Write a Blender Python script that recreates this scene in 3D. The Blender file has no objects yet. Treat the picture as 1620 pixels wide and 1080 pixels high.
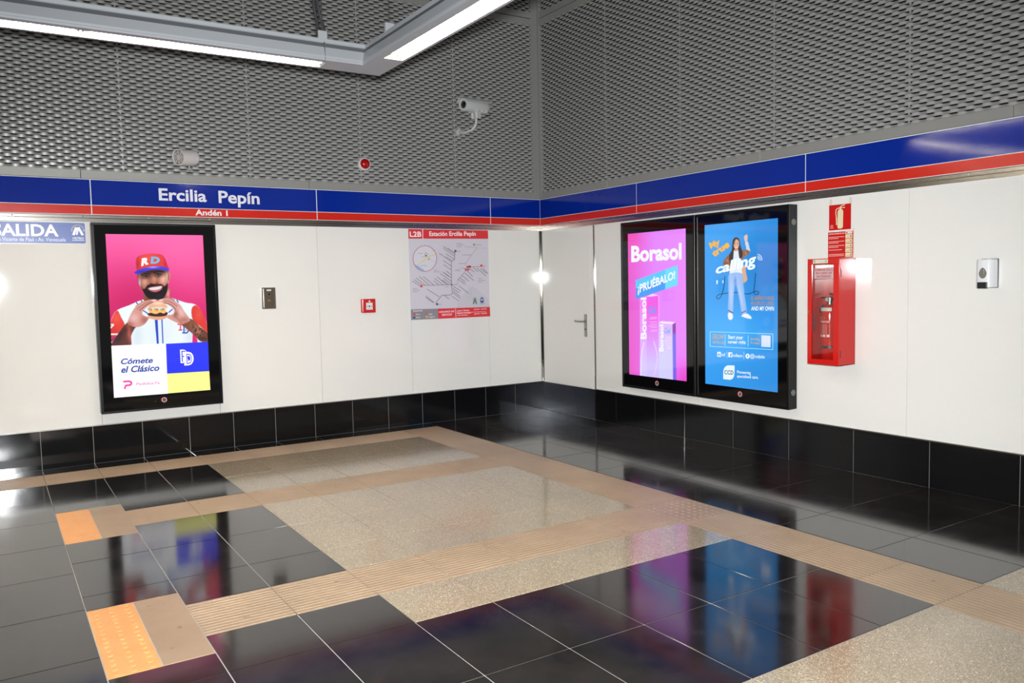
import bpy, bmesh, math, random
import numpy as np
from mathutils import Matrix, Vector
from mathutils.geometry import tessellate_polygon

random.seed(7)
scene = bpy.context.scene
COL = scene.collection
PI = math.pi

# ------------------------------------------------------------------ camera
cam_data = bpy.data.cameras.new('camera')
cam = bpy.data.objects.new('camera', cam_data)
COL.objects.link(cam)
cam_data.sensor_width = 36.0
cam_data.lens = 1295.6 / 1620.0 * 36.0
cam_data.clip_end = 100.0
CAM = Vector((-5.4919, -7.9290, 1.4831))
_r = Vector((0.84176348, -0.53942633, -0.02129496))
_u = Vector((0.05550374, 0.04724037, 0.9973403))
_f = Vector((0.53698564, 0.8407066, -0.0697054))
cam.matrix_world = Matrix(((_r.x, _u.x, -_f.x, CAM.x), (_r.y, _u.y, -_f.y, CAM.y),
                           (_r.z, _u.z, -_f.z, CAM.z), (0, 0, 0, 1)))
scene.camera = cam

# ------------------------------------------------------------------ world, flash, exposure
world = bpy.data.worlds.new('station_ambient')
scene.world = world
world.use_nodes = True
world.node_tree.nodes['Background'].inputs['Color'].default_value = (1.0, 0.97, 0.92, 1)
world.node_tree.nodes['Background'].inputs['Strength'].default_value = 0.23

# the photographer's flash head, just above the lens
fl_data = bpy.data.lights.new('camera_flash', 'SPOT')
fl_data.energy = 2000.0
fl_data.color = (0.96, 0.98, 1.0)
fl_data.spot_size = math.radians(106)
fl_data.spot_blend = 1.0
fl_data.shadow_soft_size = 0.07
flash = bpy.data.objects.new('camera_flash', fl_data)
COL.objects.link(flash)
_fp = CAM + _u * 0.15 + _f * 0.02
_aim = (_f - _u * 0.03 - _r * 0.02).normalized()
flash.matrix_world = Matrix.Translation(_fp) @ _aim.to_track_quat('-Z', 'Y').to_matrix().to_4x4()

TUBE_STRENGTH = 66.0
EXPOSURE = 0.0
vs = scene.view_settings
vs.view_transform = 'Standard'
vs.look = 'None'
vs.exposure = EXPOSURE
vs.gamma = 1.0
vs.use_curve_mapping = False
scene.cycles.sample_clamp_indirect = 50.0

# ------------------------------------------------------------------ materials
def lin(c):
    c = c / 255.0
    return c / 12.92 if c <= 0.04045 else ((c + 0.055) / 1.055) ** 2.4
def rgb(r, g, b):
    return (lin(r), lin(g), lin(b), 1.0)

def mat(name, color, rough=0.5, metal=0.0, spec=0.5, ior=1.5, emit=None, estr=0.0, coat=0.0):
    m = bpy.data.materials.new(name)
    m.use_nodes = True
    b = m.node_tree.nodes['Principled BSDF']
    b.inputs['Base Color'].default_value = color
    b.inputs['Roughness'].default_value = rough
    b.inputs['Metallic'].default_value = metal
    b.inputs['Specular IOR Level'].default_value = spec
    b.inputs['IOR'].default_value = ior
    b.inputs['Coat Weight'].default_value = coat
    if emit is not None:
        b.inputs['Emission Color'].default_value = emit
        b.inputs['Emission Strength'].default_value = estr
    return m

def N(m, t, **kw):
    n = m.node_tree.nodes.new(t)
    for k, v in kw.items():
        setattr(n, k, v)
    return n
def L(m, a, b):
    m.node_tree.links.new(a, b)
def bsdf(m):
    return m.node_tree.nodes['Principled BSDF']
def ramp(m, fac, stops):
    r = N(m, 'ShaderNodeValToRGB')
    el = r.color_ramp.elements
    while len(el) < len(stops):
        el.new(0.5)
    for e, (p, c) in zip(el, stops):
        e.position = p
        e.color = c
    L(m, fac, r.inputs['Fac'])
    return r
def noise(m, scale, detail=4, rough=0.55, coord='Object', vec=None, dist=0.0):
    tc = N(m, 'ShaderNodeTexCoord')
    n = N(m, 'ShaderNodeTexNoise')
    n.inputs['Scale'].default_value = scale
    n.inputs['Detail'].default_value = detail
    n.inputs['Roughness'].default_value = rough
    n.inputs['Distortion'].default_value = dist
    src = tc.outputs[coord]
    if vec is not None:
        mp = N(m, 'ShaderNodeMapping')
        mp.inputs['Scale'].default_value = vec
        L(m, src, mp.inputs['Vector'])
        src = mp.outputs['Vector']
    L(m, src, n.inputs['Vector'])
    return n
def bump(m, height, strength, dist):
    b = N(m, 'ShaderNodeBump')
    b.inputs['Strength'].default_value = strength
    b.inputs['Distance'].default_value = dist
    L(m, height, b.inputs['Height'])
    L(m, b.outputs['Normal'], bsdf(m).inputs['Normal'])
def world_pos(m):
    return N(m, 'ShaderNodeNewGeometry').outputs['Position']

M = {}
# polished black granite-look tile
m = mat('black_tile', rgb(22, 21, 22), 0.13, ior=1.66)
g = world_pos(m)
n1 = noise(m, 2.2, 6, 0.65); L(m, g, n1.inputs['Vector'])
n2 = noise(m, 60, 3, 0.6); L(m, g, n2.inputs['Vector'])
r1 = ramp(m, n1.outputs['Fac'], [(0.35, rgb(24, 22, 21)), (0.6, rgb(40, 36, 34)), (0.8, rgb(54, 49, 46))])
L(m, r1.outputs['Color'], bsdf(m).inputs['Base Color'])
r2 = ramp(m, n1.outputs['Fac'], [(0.3, (0.075,) * 3 + (1,)), (0.75, (0.14,) * 3 + (1,))])
L(m, r2.outputs['Color'], bsdf(m).inputs['Roughness'])
bump(m, n1.outputs['Fac'], 0.05, 0.004)
M['black_tile'] = m
# black skirting tile
m = mat('black_skirting', rgb(14, 14, 16), 0.10)
g = world_pos(m)
n1 = noise(m, 3.0, 5, 0.6); L(m, g, n1.inputs['Vector'])
r2 = ramp(m, n1.outputs['Fac'], [(0.3, (0.06,) * 3 + (1,)), (0.75, (0.12,) * 3 + (1,))])
L(m, r2.outputs['Color'], bsdf(m).inputs['Roughness'])
bump(m, n1.outputs['Fac'], 0.06, 0.004)
M['black_skirting'] = m
# terrazzo
m = mat('terrazzo', rgb(178, 164, 138), 0.12)
g = world_pos(m)
v = N(m, 'ShaderNodeTexVoronoi'); v.inputs['Scale'].default_value = 260
L(m, g, v.inputs['Vector'])
sp = N(m, 'ShaderNodeSeparateColor'); L(m, v.outputs['Color'], sp.inputs['Color'])
r1 = ramp(m, sp.outputs['Red'], [(0.0, rgb(140, 127, 108)), (0.2, rgb(158, 143, 121)), (0.55, rgb(174, 160, 137)), (0.85, rgb(194, 182, 160)), (0.97, rgb(226, 219, 203))])
r1.color_ramp.interpolation = 'CONSTANT'
n3 = noise(m, 1.4, 3, 0.5); L(m, g, n3.inputs['Vector'])
mx = N(m, 'ShaderNodeMix', data_type='RGBA', blend_type='MULTIPLY')
mx.inputs['Factor'].default_value = 0.5
r3 = ramp(m, n3.outputs['Fac'], [(0.3, rgb(225, 222, 216)), (0.7, rgb(255, 250, 240))])
L(m, r1.outputs['Color'], mx.inputs[6]); L(m, r3.outputs['Color'], mx.inputs[7])
L(m, mx.outputs[2], bsdf(m).inputs['Base Color'])
M['terrazzo'] = m
# tan tactile guide tile
m = mat('tan_tile', rgb(178, 150, 126), 0.38)
g = world_pos(m)
n1 = noise(m, 2.0, 5, 0.6); L(m, g, n1.inputs['Vector'])
r1 = ramp(m, n1.outputs['Fac'], [(0.3, rgb(155, 132, 107)), (0.55, rgb(168, 144, 118)), (0.75, rgb(178, 155, 130))])
n4 = noise(m, 18.0, 3, 0.6); L(m, g, n4.inputs['Vector'])
r4 = ramp(m, n4.outputs['Fac'], [(0.26, rgb(120, 100, 84)), (0.33, rgb(255, 255, 255))])
mx = N(m, 'ShaderNodeMix', data_type='RGBA', blend_type='MULTIPLY'); mx.inputs['Factor'].default_value = 0.6
L(m, r1.outputs['Color'], mx.inputs[6]); L(m, r4.outputs['Color'], mx.inputs[7])
L(m, mx.outputs[2], bsdf(m).inputs['Base Color'])
M['tan_tile'] = m
m = mat('yellow_tile', rgb(246, 168, 62), 0.42)
g = world_pos(m)
n1 = noise(m, 9.0, 5, 0.6); L(m, g, n1.inputs['Vector'])
r1 = ramp(m, n1.outputs['Fac'], [(0.24, rgb(208, 142, 78)), (0.34, rgb(229, 160, 94)), (0.8, rgb(234, 170, 108))])
L(m, r1.outputs['Color'], bsdf(m).inputs['Base Color'])
M['yellow_tile'] = m
M['grout'] = mat('grout', rgb(176, 172, 165), 0.9)
# glossy white enamel wall panel
m = mat('white_enamel', rgb(228, 227, 222), 0.045)
g = world_pos(m)
n1 = noise(m, 0.8, 2, 0.5); L(m, g, n1.inputs['Vector'])
bump(m, n1.outputs['Fac'], 0.03, 0.01)
M['white_enamel'] = m
M['joint_dark'] = mat('joint_dark', rgb(96, 86, 74), 0.9)
M['panel_joint'] = mat('panel_joint', rgb(190, 190, 186), 0.6)
M['recess_black'] = mat('recess_black', rgb(16, 16, 16), 0.9)
M['blue_enamel'] = mat('blue_enamel', rgb(2, 38, 142), 0.085)
M['red_enamel'] = mat('red_enamel', rgb(205, 38, 24), 0.18)
M['white_line'] = mat('white_line', rgb(226, 228, 226), 0.5)
# grey painted expanded metal
m = mat('grey_mesh_metal', rgb(172, 172, 169), 0.36, 0.25)
M['mesh'] = m
M['frame_grey'] = mat('frame_grey', rgb(146, 146, 142), 0.45, 0.2)
# brushed steel
m = mat('brushed_steel', rgb(176, 172, 166), 0.17, 1.0)
M['steel'] = m
M['polished_trim'] = mat('polished_trim', rgb(140, 137, 132), 0.08, 1.0)
M['satin_steel'] = mat('satin_steel', rgb(165, 163, 158), 0.32, 1.0)
M['dark_kick'] = mat('dark_kick', rgb(46, 50, 60), 0.18, 0.4)
M['black_housing'] = mat('black_housing', rgb(7, 7, 8), 0.30, spec=0.3)
M['black_glass'] = mat('black_glass', rgb(7, 7, 9), 0.05)
M['grey_disc'] = mat('grey_disc', rgb(105, 103, 99), 0.5)
M['red_paint'] = mat('red_paint', rgb(196, 24, 18), 0.12)
M['dark_red'] = mat('dark_red', rgb(120, 14, 16), 0.35)
M['white_plastic'] = mat('white_plastic', rgb(226, 227, 230), 0.28)
M['offwhite_plastic'] = mat('offwhite_plastic', rgb(212, 208, 204), 0.45)
M['speaker_grille'] = mat('speaker_grille', rgb(150, 143, 140), 0.6)
M['grey_plastic'] = mat('grey_plastic', rgb(186, 187, 186), 0.4)
M['dark_grey'] = mat('dark_grey', rgb(60, 61, 64), 0.45)
M['black_plastic'] = mat('black_plastic', rgb(24, 25, 30), 0.35)
M['bronze_plate'] = mat('bronze_plate', rgb(104, 92, 76), 0.35, 0.7)
M['brass'] = mat('brass', rgb(170, 140, 80), 0.3, 1.0)
M['chrome'] = mat('chrome', rgb(215, 215, 215), 0.08, 1.0)
M['luminaire_body'] = mat('luminaire_body', rgb(164, 168, 172), 0.42, 0.25)
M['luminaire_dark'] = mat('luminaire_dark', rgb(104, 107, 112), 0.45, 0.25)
M['reflector'] = mat('reflector', rgb(244, 242, 236), 0.35)
M['lampholder'] = mat('lampholder', rgb(120, 108, 90), 0.5)
M['tube'] = mat('fluorescent_tube_glow', (1, 1, 1, 1), 0.4, emit=(1.0, 0.90, 0.74, 1), estr=TUBE_STRENGTH)
M['cable_black'] = mat('cable_black', rgb(52, 52, 54), 0.5)
M['beacon_red'] = mat('beacon_red', rgb(170, 12, 14), 0.15)
M['lens_black'] = mat('lens_black', rgb(6, 6, 8), 0.06)
M['tape'] = mat('tape', rgb(205, 203, 190), 0.4)
M['ceiling_dark'] = mat('ceiling_dark', rgb(70, 70, 70), 0.9)
m = bpy.data.materials.new('clear_glass')
m.use_nodes = True
m.node_tree.nodes.remove(m.node_tree.nodes['Principled BSDF'])
_t = N(m, 'ShaderNodeBsdfTransparent'); _t.inputs['Color'].default_value = (0.93, 0.95, 0.94, 1)
_g = N(m, 'ShaderNodeBsdfGlossy'); _g.inputs['Roughness'].default_value = 0.03
_lw = N(m, 'ShaderNodeLayerWeight'); _lw.inputs['Blend'].default_value = 0.5
_pw = N(m, 'ShaderNodeMath', operation='POWER'); _pw.inputs[1].default_value = 5.0
_fr = N(m, 'ShaderNodeMath', operation='MULTIPLY_ADD'); _fr.inputs[1].default_value = 0.9; _fr.inputs[2].default_value = 0.045
L(m, _lw.outputs['Facing'], _pw.inputs[0]); L(m, _pw.outputs[0], _fr.inputs[0])
_mx = N(m, 'ShaderNodeMixShader')
L(m, _fr.outputs[0], _mx.inputs[0]); L(m, _t.outputs[0], _mx.inputs[1]); L(m, _g.outputs[0], _mx.inputs[2])
L(m, _mx.outputs[0], m.node_tree.nodes['Material Output'].inputs['Surface'])
M['clear_glass'] = m
m = mat('smoked_window', rgb(120, 118, 108), 0.12)
M['smoked_window'] = m

def attr_mat(name, rough, emissive):
    m = mat(name, (0.01, 0.01, 0.01, 1), rough)
    a = N(m, 'ShaderNodeVertexColor', layer_name='Col')
    if emissive:
        L(m, a.outputs['Color'], bsdf(m).inputs['Emission Color'])
        bsdf(m).inputs['Emission Strength'].default_value = emissive
    else:
        L(m, a.outputs['Color'], bsdf(m).inputs['Base Color'])
    return m
M['screen'] = attr_mat('lit_screen', 0.05, 1.06)
M['print'] = attr_mat('printed_ink', 0.3, 0)
M['print_gloss'] = attr_mat('glossy_print', 0.12, 0)

# ------------------------------------------------------------------ object helpers
def link(o, parent=None):
    COL.objects.link(o)
    if parent is not None:
        o.parent = parent
    return o
def empty(name, loc=(0, 0, 0), rz=0.0, rot=None):
    o = bpy.data.objects.new(name, None)
    o.empty_display_size = 0.1
    COL.objects.link(o)
    o.location = loc
    o.rotation_euler = rot if rot else (0, 0, rz)
    return o
def tag(o, label, cat, group=None, kind=None):
    o['label'] = label
    o['category'] = cat
    if group: o['group'] = group
    if kind: o['kind'] = kind
    return o
WALL_B = -PI / 2      # local x = right along the right-hand wall, local y = into the wall

class MB:
    """collects shapes, builds one mesh object"""
    def __init__(self):
        self.bm = bmesh.new()
        self.sm = False
    def _post(self, geom_verts, mtx):
        if mtx is not None:
            bmesh.ops.transform(self.bm, matrix=mtx, verts=geom_verts)
    def box(self, x0, x1, y0, y1, z0, z1, bev=0.0, seg=1, mtx=None):
        r = bmesh.ops.create_cube(self.bm, size=1.0)
        vs_ = r['verts']
        for v in vs_:
            v.co = Vector((x0 + (v.co.x + .5) * (x1 - x0), y0 + (v.co.y + .5) * (y1 - y0), z0 + (v.co.z + .5) * (z1 - z0)))
        if bev > 0:
            es = list({e for v in vs_ for e in v.link_edges})
            rr = bmesh.ops.bevel(self.bm, geom=es, offset=bev, segments=seg, profile=0.5, affect='EDGES')
            vs_ = list({v for f in rr['faces'] for v in f.verts} | {v for v in vs_ if v.is_valid})
        self._post(vs_, mtx)
        return self
    def quad(self, *p):
        self.bm.faces.new([self.bm.verts.new(q) for q in p])
        return self
    def lathe(self, prof, seg=24, mtx=None, cap=True):
        """prof: list of (r, h) revolved about local z"""
        rings = []
        new = []
        for r, h in prof:
            if r < 1e-6:
                v = self.bm.verts.new((0, 0, h)); rings.append([v]); new.append(v)
            else:
                ring = [self.bm.verts.new((r * math.cos(2 * PI * k / seg), r * math.sin(2 * PI * k / seg), h)) for k in range(seg)]
                rings.append(ring); new += ring
        for a, b in zip(rings, rings[1:]):
            for k in range(seg):
                q = []
                k2 = (k + 1) % seg
                if len(a) == 1 and len(b) == 1: continue
                if len(a) == 1: q = [a[0], b[k2], b[k]]
                elif len(b) == 1: q = [a[k], a[k2], b[0]]
                else: q = [a[k], a[k2], b[k2], b[k]]
                self.bm.faces.new(q)
        if cap:
            for ring, rev in ((rings[0], True), (rings[-1], False)):
                if len(ring) > 1:
                    self.bm.faces.new(list(reversed(ring)) if rev else ring)
        self._post(new, mtx)
        return self
    def cyl(self, a, b, r, seg=16, r2=None):
        a, b = Vector(a), Vector(b)
        d = b - a
        mtx = Matrix.Translation(a) @ d.to_track_quat('Z', 'Y').to_matrix().to_4x4()
        return self.lathe([(r, 0), (r if r2 is None else r2, d.length)], seg, mtx)
    def tube(self, pts, r, seg=8):
        pts = [Vector(p) for p in pts]
        rings = []
        for i, p in enumerate(pts):
            d = (pts[min(i + 1, len(pts) - 1)] - pts[max(i - 1, 0)]).normalized()
            q = d.to_track_quat('Z', 'Y').to_matrix()
            rings.append([self.bm.verts.new(p + q @ Vector((r * math.cos(2 * PI * k / seg), r * math.sin(2 * PI * k / seg), 0))) for k in range(seg)])
        for a, b in zip(rings, rings[1:]):
            # keep rings aligned
            off = min(range(seg), key=lambda o: (a[0].co - b[o].co).length)
            b2 = [b[(k + off) % seg] for k in range(seg)]
            for k in range(seg):
                self.bm.faces.new([a[k], a[(k + 1) % seg], b2[(k + 1) % seg], b2[k]])
            b[:] = b2
        self.bm.faces.new(list(reversed(rings[0]))); self.bm.faces.new(rings[-1])
        return self
    def prism(self, pts, y0, y1):
        """outline in (x, z), extruded from y0 (front) to y1 (back)"""
        a = [self.bm.verts.new((x, y0, z)) for x, z in pts]
        b = [self.bm.verts.new((x, y1, z)) for x, z in pts]
        self.bm.faces.new(a); self.bm.faces.new(list(reversed(b)))
        n = len(pts)
        for k in range(n):
            self.bm.faces.new([a[k], b[k], b[(k + 1) % n], a[(k + 1) % n]])
        return self
    def build(self, name, material, parent=None, smooth=False, loc=None):
        bmesh.ops.recalc_face_normals(self.bm, faces=self.bm.faces[:])
        me = bpy.data.meshes.new(name)
        self.bm.to_mesh(me); self.bm.free()
        if smooth:
            me.polygons.foreach_set('use_smooth', [True] * len(me.polygons))
            try: me.set_sharp_from_angle(angle=math.radians(40))
            except Exception: pass
        me.materials.append(M[material])
        o = bpy.data.objects.new(name, me)
        link(o, parent)
        if loc: o.location = loc
        return o

def rounded(x0, x1, z0, z1, r, seg=5):
    pts = []
    for cx, cz, a0 in ((x1 - r, z1 - r, 0), (x0 + r, z1 - r, 90), (x0 + r, z0 + r, 180), (x1 - r, z0 + r, 270)):
        for k in range(seg + 1):
            a = math.radians(a0 + 90 * k / seg)
            pts.append((cx + r * math.cos(a), cz + r * math.sin(a)))
    return pts

# ------------------------------------------------------------------ flat print: lettering, logos, maps
_tc = {}
def text_tris(s, bold=0.0, shear=0.0):
    key = (s, bold, shear)
    if key in _tc: return _tc[key]
    cu = bpy.data.curves.new('lettering', 'FONT')
    cu.body = s; cu.size = 1.0; cu.offset = bold; cu.shear = shear
    cu.resolution_u = 3; cu.fill_mode = 'FRONT'
    o = bpy.data.objects.new('lettering', cu)
    COL.objects.link(o)
    dg = bpy.context.evaluated_depsgraph_get()
    me = o.evaluated_get(dg).to_mesh()
    me.calc_loop_triangles()
    V = np.array([v.co[:2] for v in me.vertices])
    T = [tuple(t.vertices) for t in me.loop_triangles]
    o.evaluated_get(dg).to_mesh_clear()
    bpy.data.objects.remove(o); bpy.data.curves.remove(cu)
    mn, mx_ = V.min(0), V.max(0)
    V = (V - mn) / (mx_ - mn)
    _tc[key] = (V, T)
    return _tc[key]

def homography(src, dst):
    A = []; b = []
    for (x, y), (u, v) in zip(src, dst):
        A.append([x, y, 1, 0, 0, 0, -u * x, -u * y]); b.append(u)
        A.append([0, 0, 0, x, y, 1, -v * x, -v * y]); b.append(v)
    h = np.linalg.solve(np.array(A, float), np.array(b, float))
    return np.append(h, 1).reshape(3, 3)
def apply_h(H, P):
    P = np.atleast_2d(np.array(P, float))
    q = np.c_[P, np.ones(len(P))] @ H.T
    return q[:, :2] / q[:, 2:]

class Print:
    """flat ink layers on a rectangle W x H; local x right, z up, ink faces -y"""
    def __init__(self, W, H, y=-0.0005, H3=None, crop=None):
        self.W, self.H, self.y = W, H, y
        self.V = []; self.F = []; self.C = []
        self.layer = 0
        self.H3 = H3; self.crop = crop
    def at(self, P):
        P = np.atleast_2d(np.array(P, float))
        if self.H3 is not None:
            ox, oy, s = self.crop
            P = apply_h(self.H3, P / s + np.array([ox, oy]))
        return P
    def _add(self, uv, tris, color):
        base = len(self.V)
        y = self.y - self.layer * 0.00008
        for u, v in uv:
            self.V.append((u * self.W, y, v * self.H))
        for t in tris:
            self.F.append(tuple(base + i for i in t)); self.C.append(color)
    def poly(self, pts, color, up=True):
        if up: self.layer += 1
        uv = self.at(pts)
        tr = tessellate_polygon([[Vector((a, b, 0)) for a, b in uv]])
        self._add(uv, tr, color)
    def rect(self, x0, y0, x1, y1, color, up=True):
        self.poly([(x0, y0), (x1, y0), (x1, y1), (x0, y1)], color, up)
    def ellipse(self, cx, cy, rx, ry, color, n=24, up=True):
        self.poly([(cx + rx * math.cos(2 * PI * k / n), cy + ry * math.sin(2 * PI * k / n)) for k in range(n)], color, up)
    def stroke(self, pts, w, color, up=True):
        if up: self.layer += 1
        pts = [np.array(p, float) for p in pts]
        for a, b in zip(pts, pts[1:]):
            d = b - a; l = np.hypot(*d)
            if l < 1e-9: continue
            n = np.array([-d[1], d[0]]) / l * w / 2
            e = d / l * w * 0.2
            self._add(self.at([a - e + n, b + e + n, b + e - n, a - e - n]), [(0, 1, 2), (0, 2, 3)], color)
    def ring(self, cx, cy, rx, ry, w, color, a0=0, a1=360, n=32):
        self.stroke([(cx + rx * math.cos(math.radians(a0 + (a1 - a0) * k / n)), cy + ry * math.sin(math.radians(a0 + (a1 - a0) * k / n))) for k in range(n + 1)], w, color)
    def text(self, s, quad, color, bold=0.0, shear=0.0, up=True):
        """quad: bottom-left, bottom-right, top-right, top-left of the lettering's box"""
        if up: self.layer += 1
        V, T = text_tris(s, bold, shear)
        q = np.array(quad, float)
        u, v = V[:, :1], V[:, 1:]
        P = q[0] * (1 - u) * (1 - v) + q[1] * u * (1 - v) + q[2] * u * v + q[3] * (1 - u) * v
        self._add(self.at(P), T, color)
    def tbox(self, s, x0, y0, x1, y1, color, bold=0.0, shear=0.0):
        """box given as left, bottom, right, top"""
        self.text(s, [(x0, y0), (x1, y0), (x1, y1), (x0, y1)], color, bold, shear)
    def build(self, name, material, parent, loc=(0, 0, 0)):
        me = bpy.data.meshes.new(name)
        V = np.array(self.V); F = []
        C = []
        for f, c in zip(self.F, self.C):
            a, b, c3 = V[f[0]], V[f[1]], V[f[2]]
            # face the viewer (-y)
            nrm = (b[2] - a[2]) * (c3[0] - a[0]) - (b[0] - a[0]) * (c3[2] - a[2])
            F.append(f if nrm < 0 else (f[0], f[2], f[1])); C.append(c)
        me.from_pydata([tuple(v) for v in V], [], F)
        ca = me.color_attributes.new('Col', 'FLOAT_COLOR', 'CORNER')
        buf = np.repeat(np.array([rgb(*c) for c in C], np.float32), 3, axis=0)
        ca.data.foreach_set('color', buf.ravel())
        me.materials.append(M[material])
        o = bpy.data.objects.new(name, me)
        link(o, parent); o.location = loc
        return o

class Paint:
    """picture shown on a screen, painted on a fine grid of coloured points"""
    def __init__(self, H3, v0, v1, nu, nv):
        self.v0, self.v1, self.nu, self.nv = v0, v1, nu, nv
        u = np.linspace(0, 1, nu); v = np.linspace(v0, v1, nv)
        self.U, self.Vv = np.meshgrid(u, v)
        p = apply_h(np.linalg.inv(H3), np.c_[self.U.ravel(), self.Vv.ravel()])
        self.PX, self.PY = p[:, 0].reshape(nv, nu), p[:, 1].reshape(nv, nu)
        self.C = np.zeros((nv, nu, 3))
        self.crop(0, 0, 1)
    def crop(self, ox, oy, s):
        self.X = (self.PX - ox) * s; self.Y = (self.PY - oy) * s
    @staticmethod
    def spline(pts, closed=True, sub=5):
        P = np.array(pts, float); n = len(P); out = []
        rng = range(n) if closed else range(n - 1)
        for i in rng:
            if closed: a, b, c, d = P[(i - 1) % n], P[i], P[(i + 1) % n], P[(i + 2) % n]
            else: a, b, c, d = P[max(i - 1, 0)], P[i], P[i + 1], P[min(i + 2, n - 1)]
            for k in range(sub):
                t = k / sub
                out.append(0.5 * (2 * b + (c - a) * t + (2 * a - 5 * b + 4 * c - d) * t * t + (3 * b - a - 3 * c + d) * t ** 3))
        if not closed: out.append(P[-1])
        return np.array(out)
    def _win(self, P, pad):
        mk = (self.X > P[:, 0].min() - pad) & (self.X < P[:, 0].max() + pad) & (self.Y > P[:, 1].min() - pad) & (self.Y < P[:, 1].max() + pad)
        return np.nonzero(mk)
    def _dist(self, x, y, P, closed):
        Q = np.roll(P, -1, 0) if closed else P[1:]
        A = P if closed else P[:-1]
        d = np.full(x.shape, 1e9); ins = np.zeros(x.shape, bool)
        for (ax, ay), (bx, by) in zip(A, Q):
            ex, ey = bx - ax, by - ay
            t = np.clip(((x - ax) * ex + (y - ay) * ey) / (ex * ex + ey * ey + 1e-12), 0, 1)
            d = np.minimum(d, np.hypot(x - ax - t * ex, y - ay - t * ey))
            if closed:
                cr = ((ay > y) != (by > y))
                ins ^= cr & (x < ex * (y - ay) / (ey if abs(ey) > 1e-12 else 1e-12) + ax)
        return d, ins
    def mix(self, w, al, color):
        c = np.array(color, float) / 255
        self.C[w] = self.C[w] * (1 - al[:, None]) + c * al[:, None]
    def poly(self, pts, color, soft=3.0, alpha=1.0, smooth=True, grad=None):
        """grad: (color2, x0, y0, x1, y1) linear from color at p0 to color2 at p1"""
        P = self.spline(pts) if smooth else np.array(pts, float)
        w = self._win(P, soft * 2)
        if len(w[0]) == 0: return None
        x, y = self.X[w], self.Y[w]
        d, ins = self._dist(x, y, P, True)
        al = np.clip(0.5 + np.where(ins, d, -d) / (2 * soft), 0, 1) * alpha
        if grad:
            c2, x0, y0, x1, y1 = grad
            t = np.clip(((x - x0) * (x1 - x0) + (y - y0) * (y1 - y0)) / ((x1 - x0) ** 2 + (y1 - y0) ** 2), 0, 1)[:, None]
            c = (np.array(color, float) * (1 - t) + np.array(c2, float) * t) / 255
            self.C[w] = self.C[w] * (1 - al[:, None]) + c * al[:, None]
        else:
            self.mix(w, al, color)
        return (w, al)
    def stroke(self, pts, width, color, soft=2.0, alpha=1.0, smooth=True):
        P = self.spline(pts, False) if smooth else np.array(pts, float)
        w = self._win(P, width + soft * 2)
        if len(w[0]) == 0: return
        d, _ = self._dist(self.X[w], self.Y[w], P, False)
        self.mix(w, np.clip(0.5 + (width / 2 - d) / (2 * soft), 0, 1) * alpha, color)
    def blob(self, cx, cy, rx, ry, color, alpha=1.0, clip=None, ang=0.0):
        if clip is not None: w, ca = clip
        else:
            w = np.nonzero(np.ones_like(self.X, bool)); ca = 1.0
        x, y = self.X[w] - cx, self.Y[w] - cy
        c, s = math.cos(math.radians(ang)), math.sin(math.radians(ang))
        x, y = x * c + y * s, -x * s + y * c
        self.mix(w, np.exp(-((x / rx) ** 2 + (y / ry) ** 2)) * alpha * ca, color)
    def build(self, name, W, H, parent, loc):
        me = bpy.data.meshes.new(name)
        nu, nv = self.nu, self.nv
        co = np.stack([self.U * W, np.zeros_like(self.U), self.Vv * H], -1).reshape(-1, 3)
        i = np.arange(nu * nv).reshape(nv, nu)
        q = np.stack([i[:-1, :-1], i[:-1, 1:], i[1:, 1:], i[1:, :-1]], -1).reshape(-1, 4)
        me.vertices.add(len(co)); me.vertices.foreach_set('co', co.ravel())
        me.loops.add(q.size); me.loops.foreach_set('vertex_index', q.ravel().astype(np.int32))
        me.polygons.add(len(q))
        me.polygons.foreach_set('loop_start', np.arange(0, q.size, 4, dtype=np.int32))
        me.update(calc_edges=True)
        c = np.clip(self.C, 0, 1)
        c = np.where(c <= 0.04045, c / 12.92, ((c + 0.055) / 1.055) ** 2.4)
        ca = me.color_attributes.new('Col', 'FLOAT_COLOR', 'POINT')
        ca.data.foreach_set('color', np.concatenate([c, np.ones((nv, nu, 1))], -1).astype(np.float32).ravel())
        me.materials.append(M['screen'])
        o = bpy.data.objects.new(name, me)
        link(o, parent); o.location = loc
        return o

# ================================================================== THE SETTING
def struct(o, label=None):
    o['kind'] = 'structure'
    if label: o['label'] = label
    return o

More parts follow.
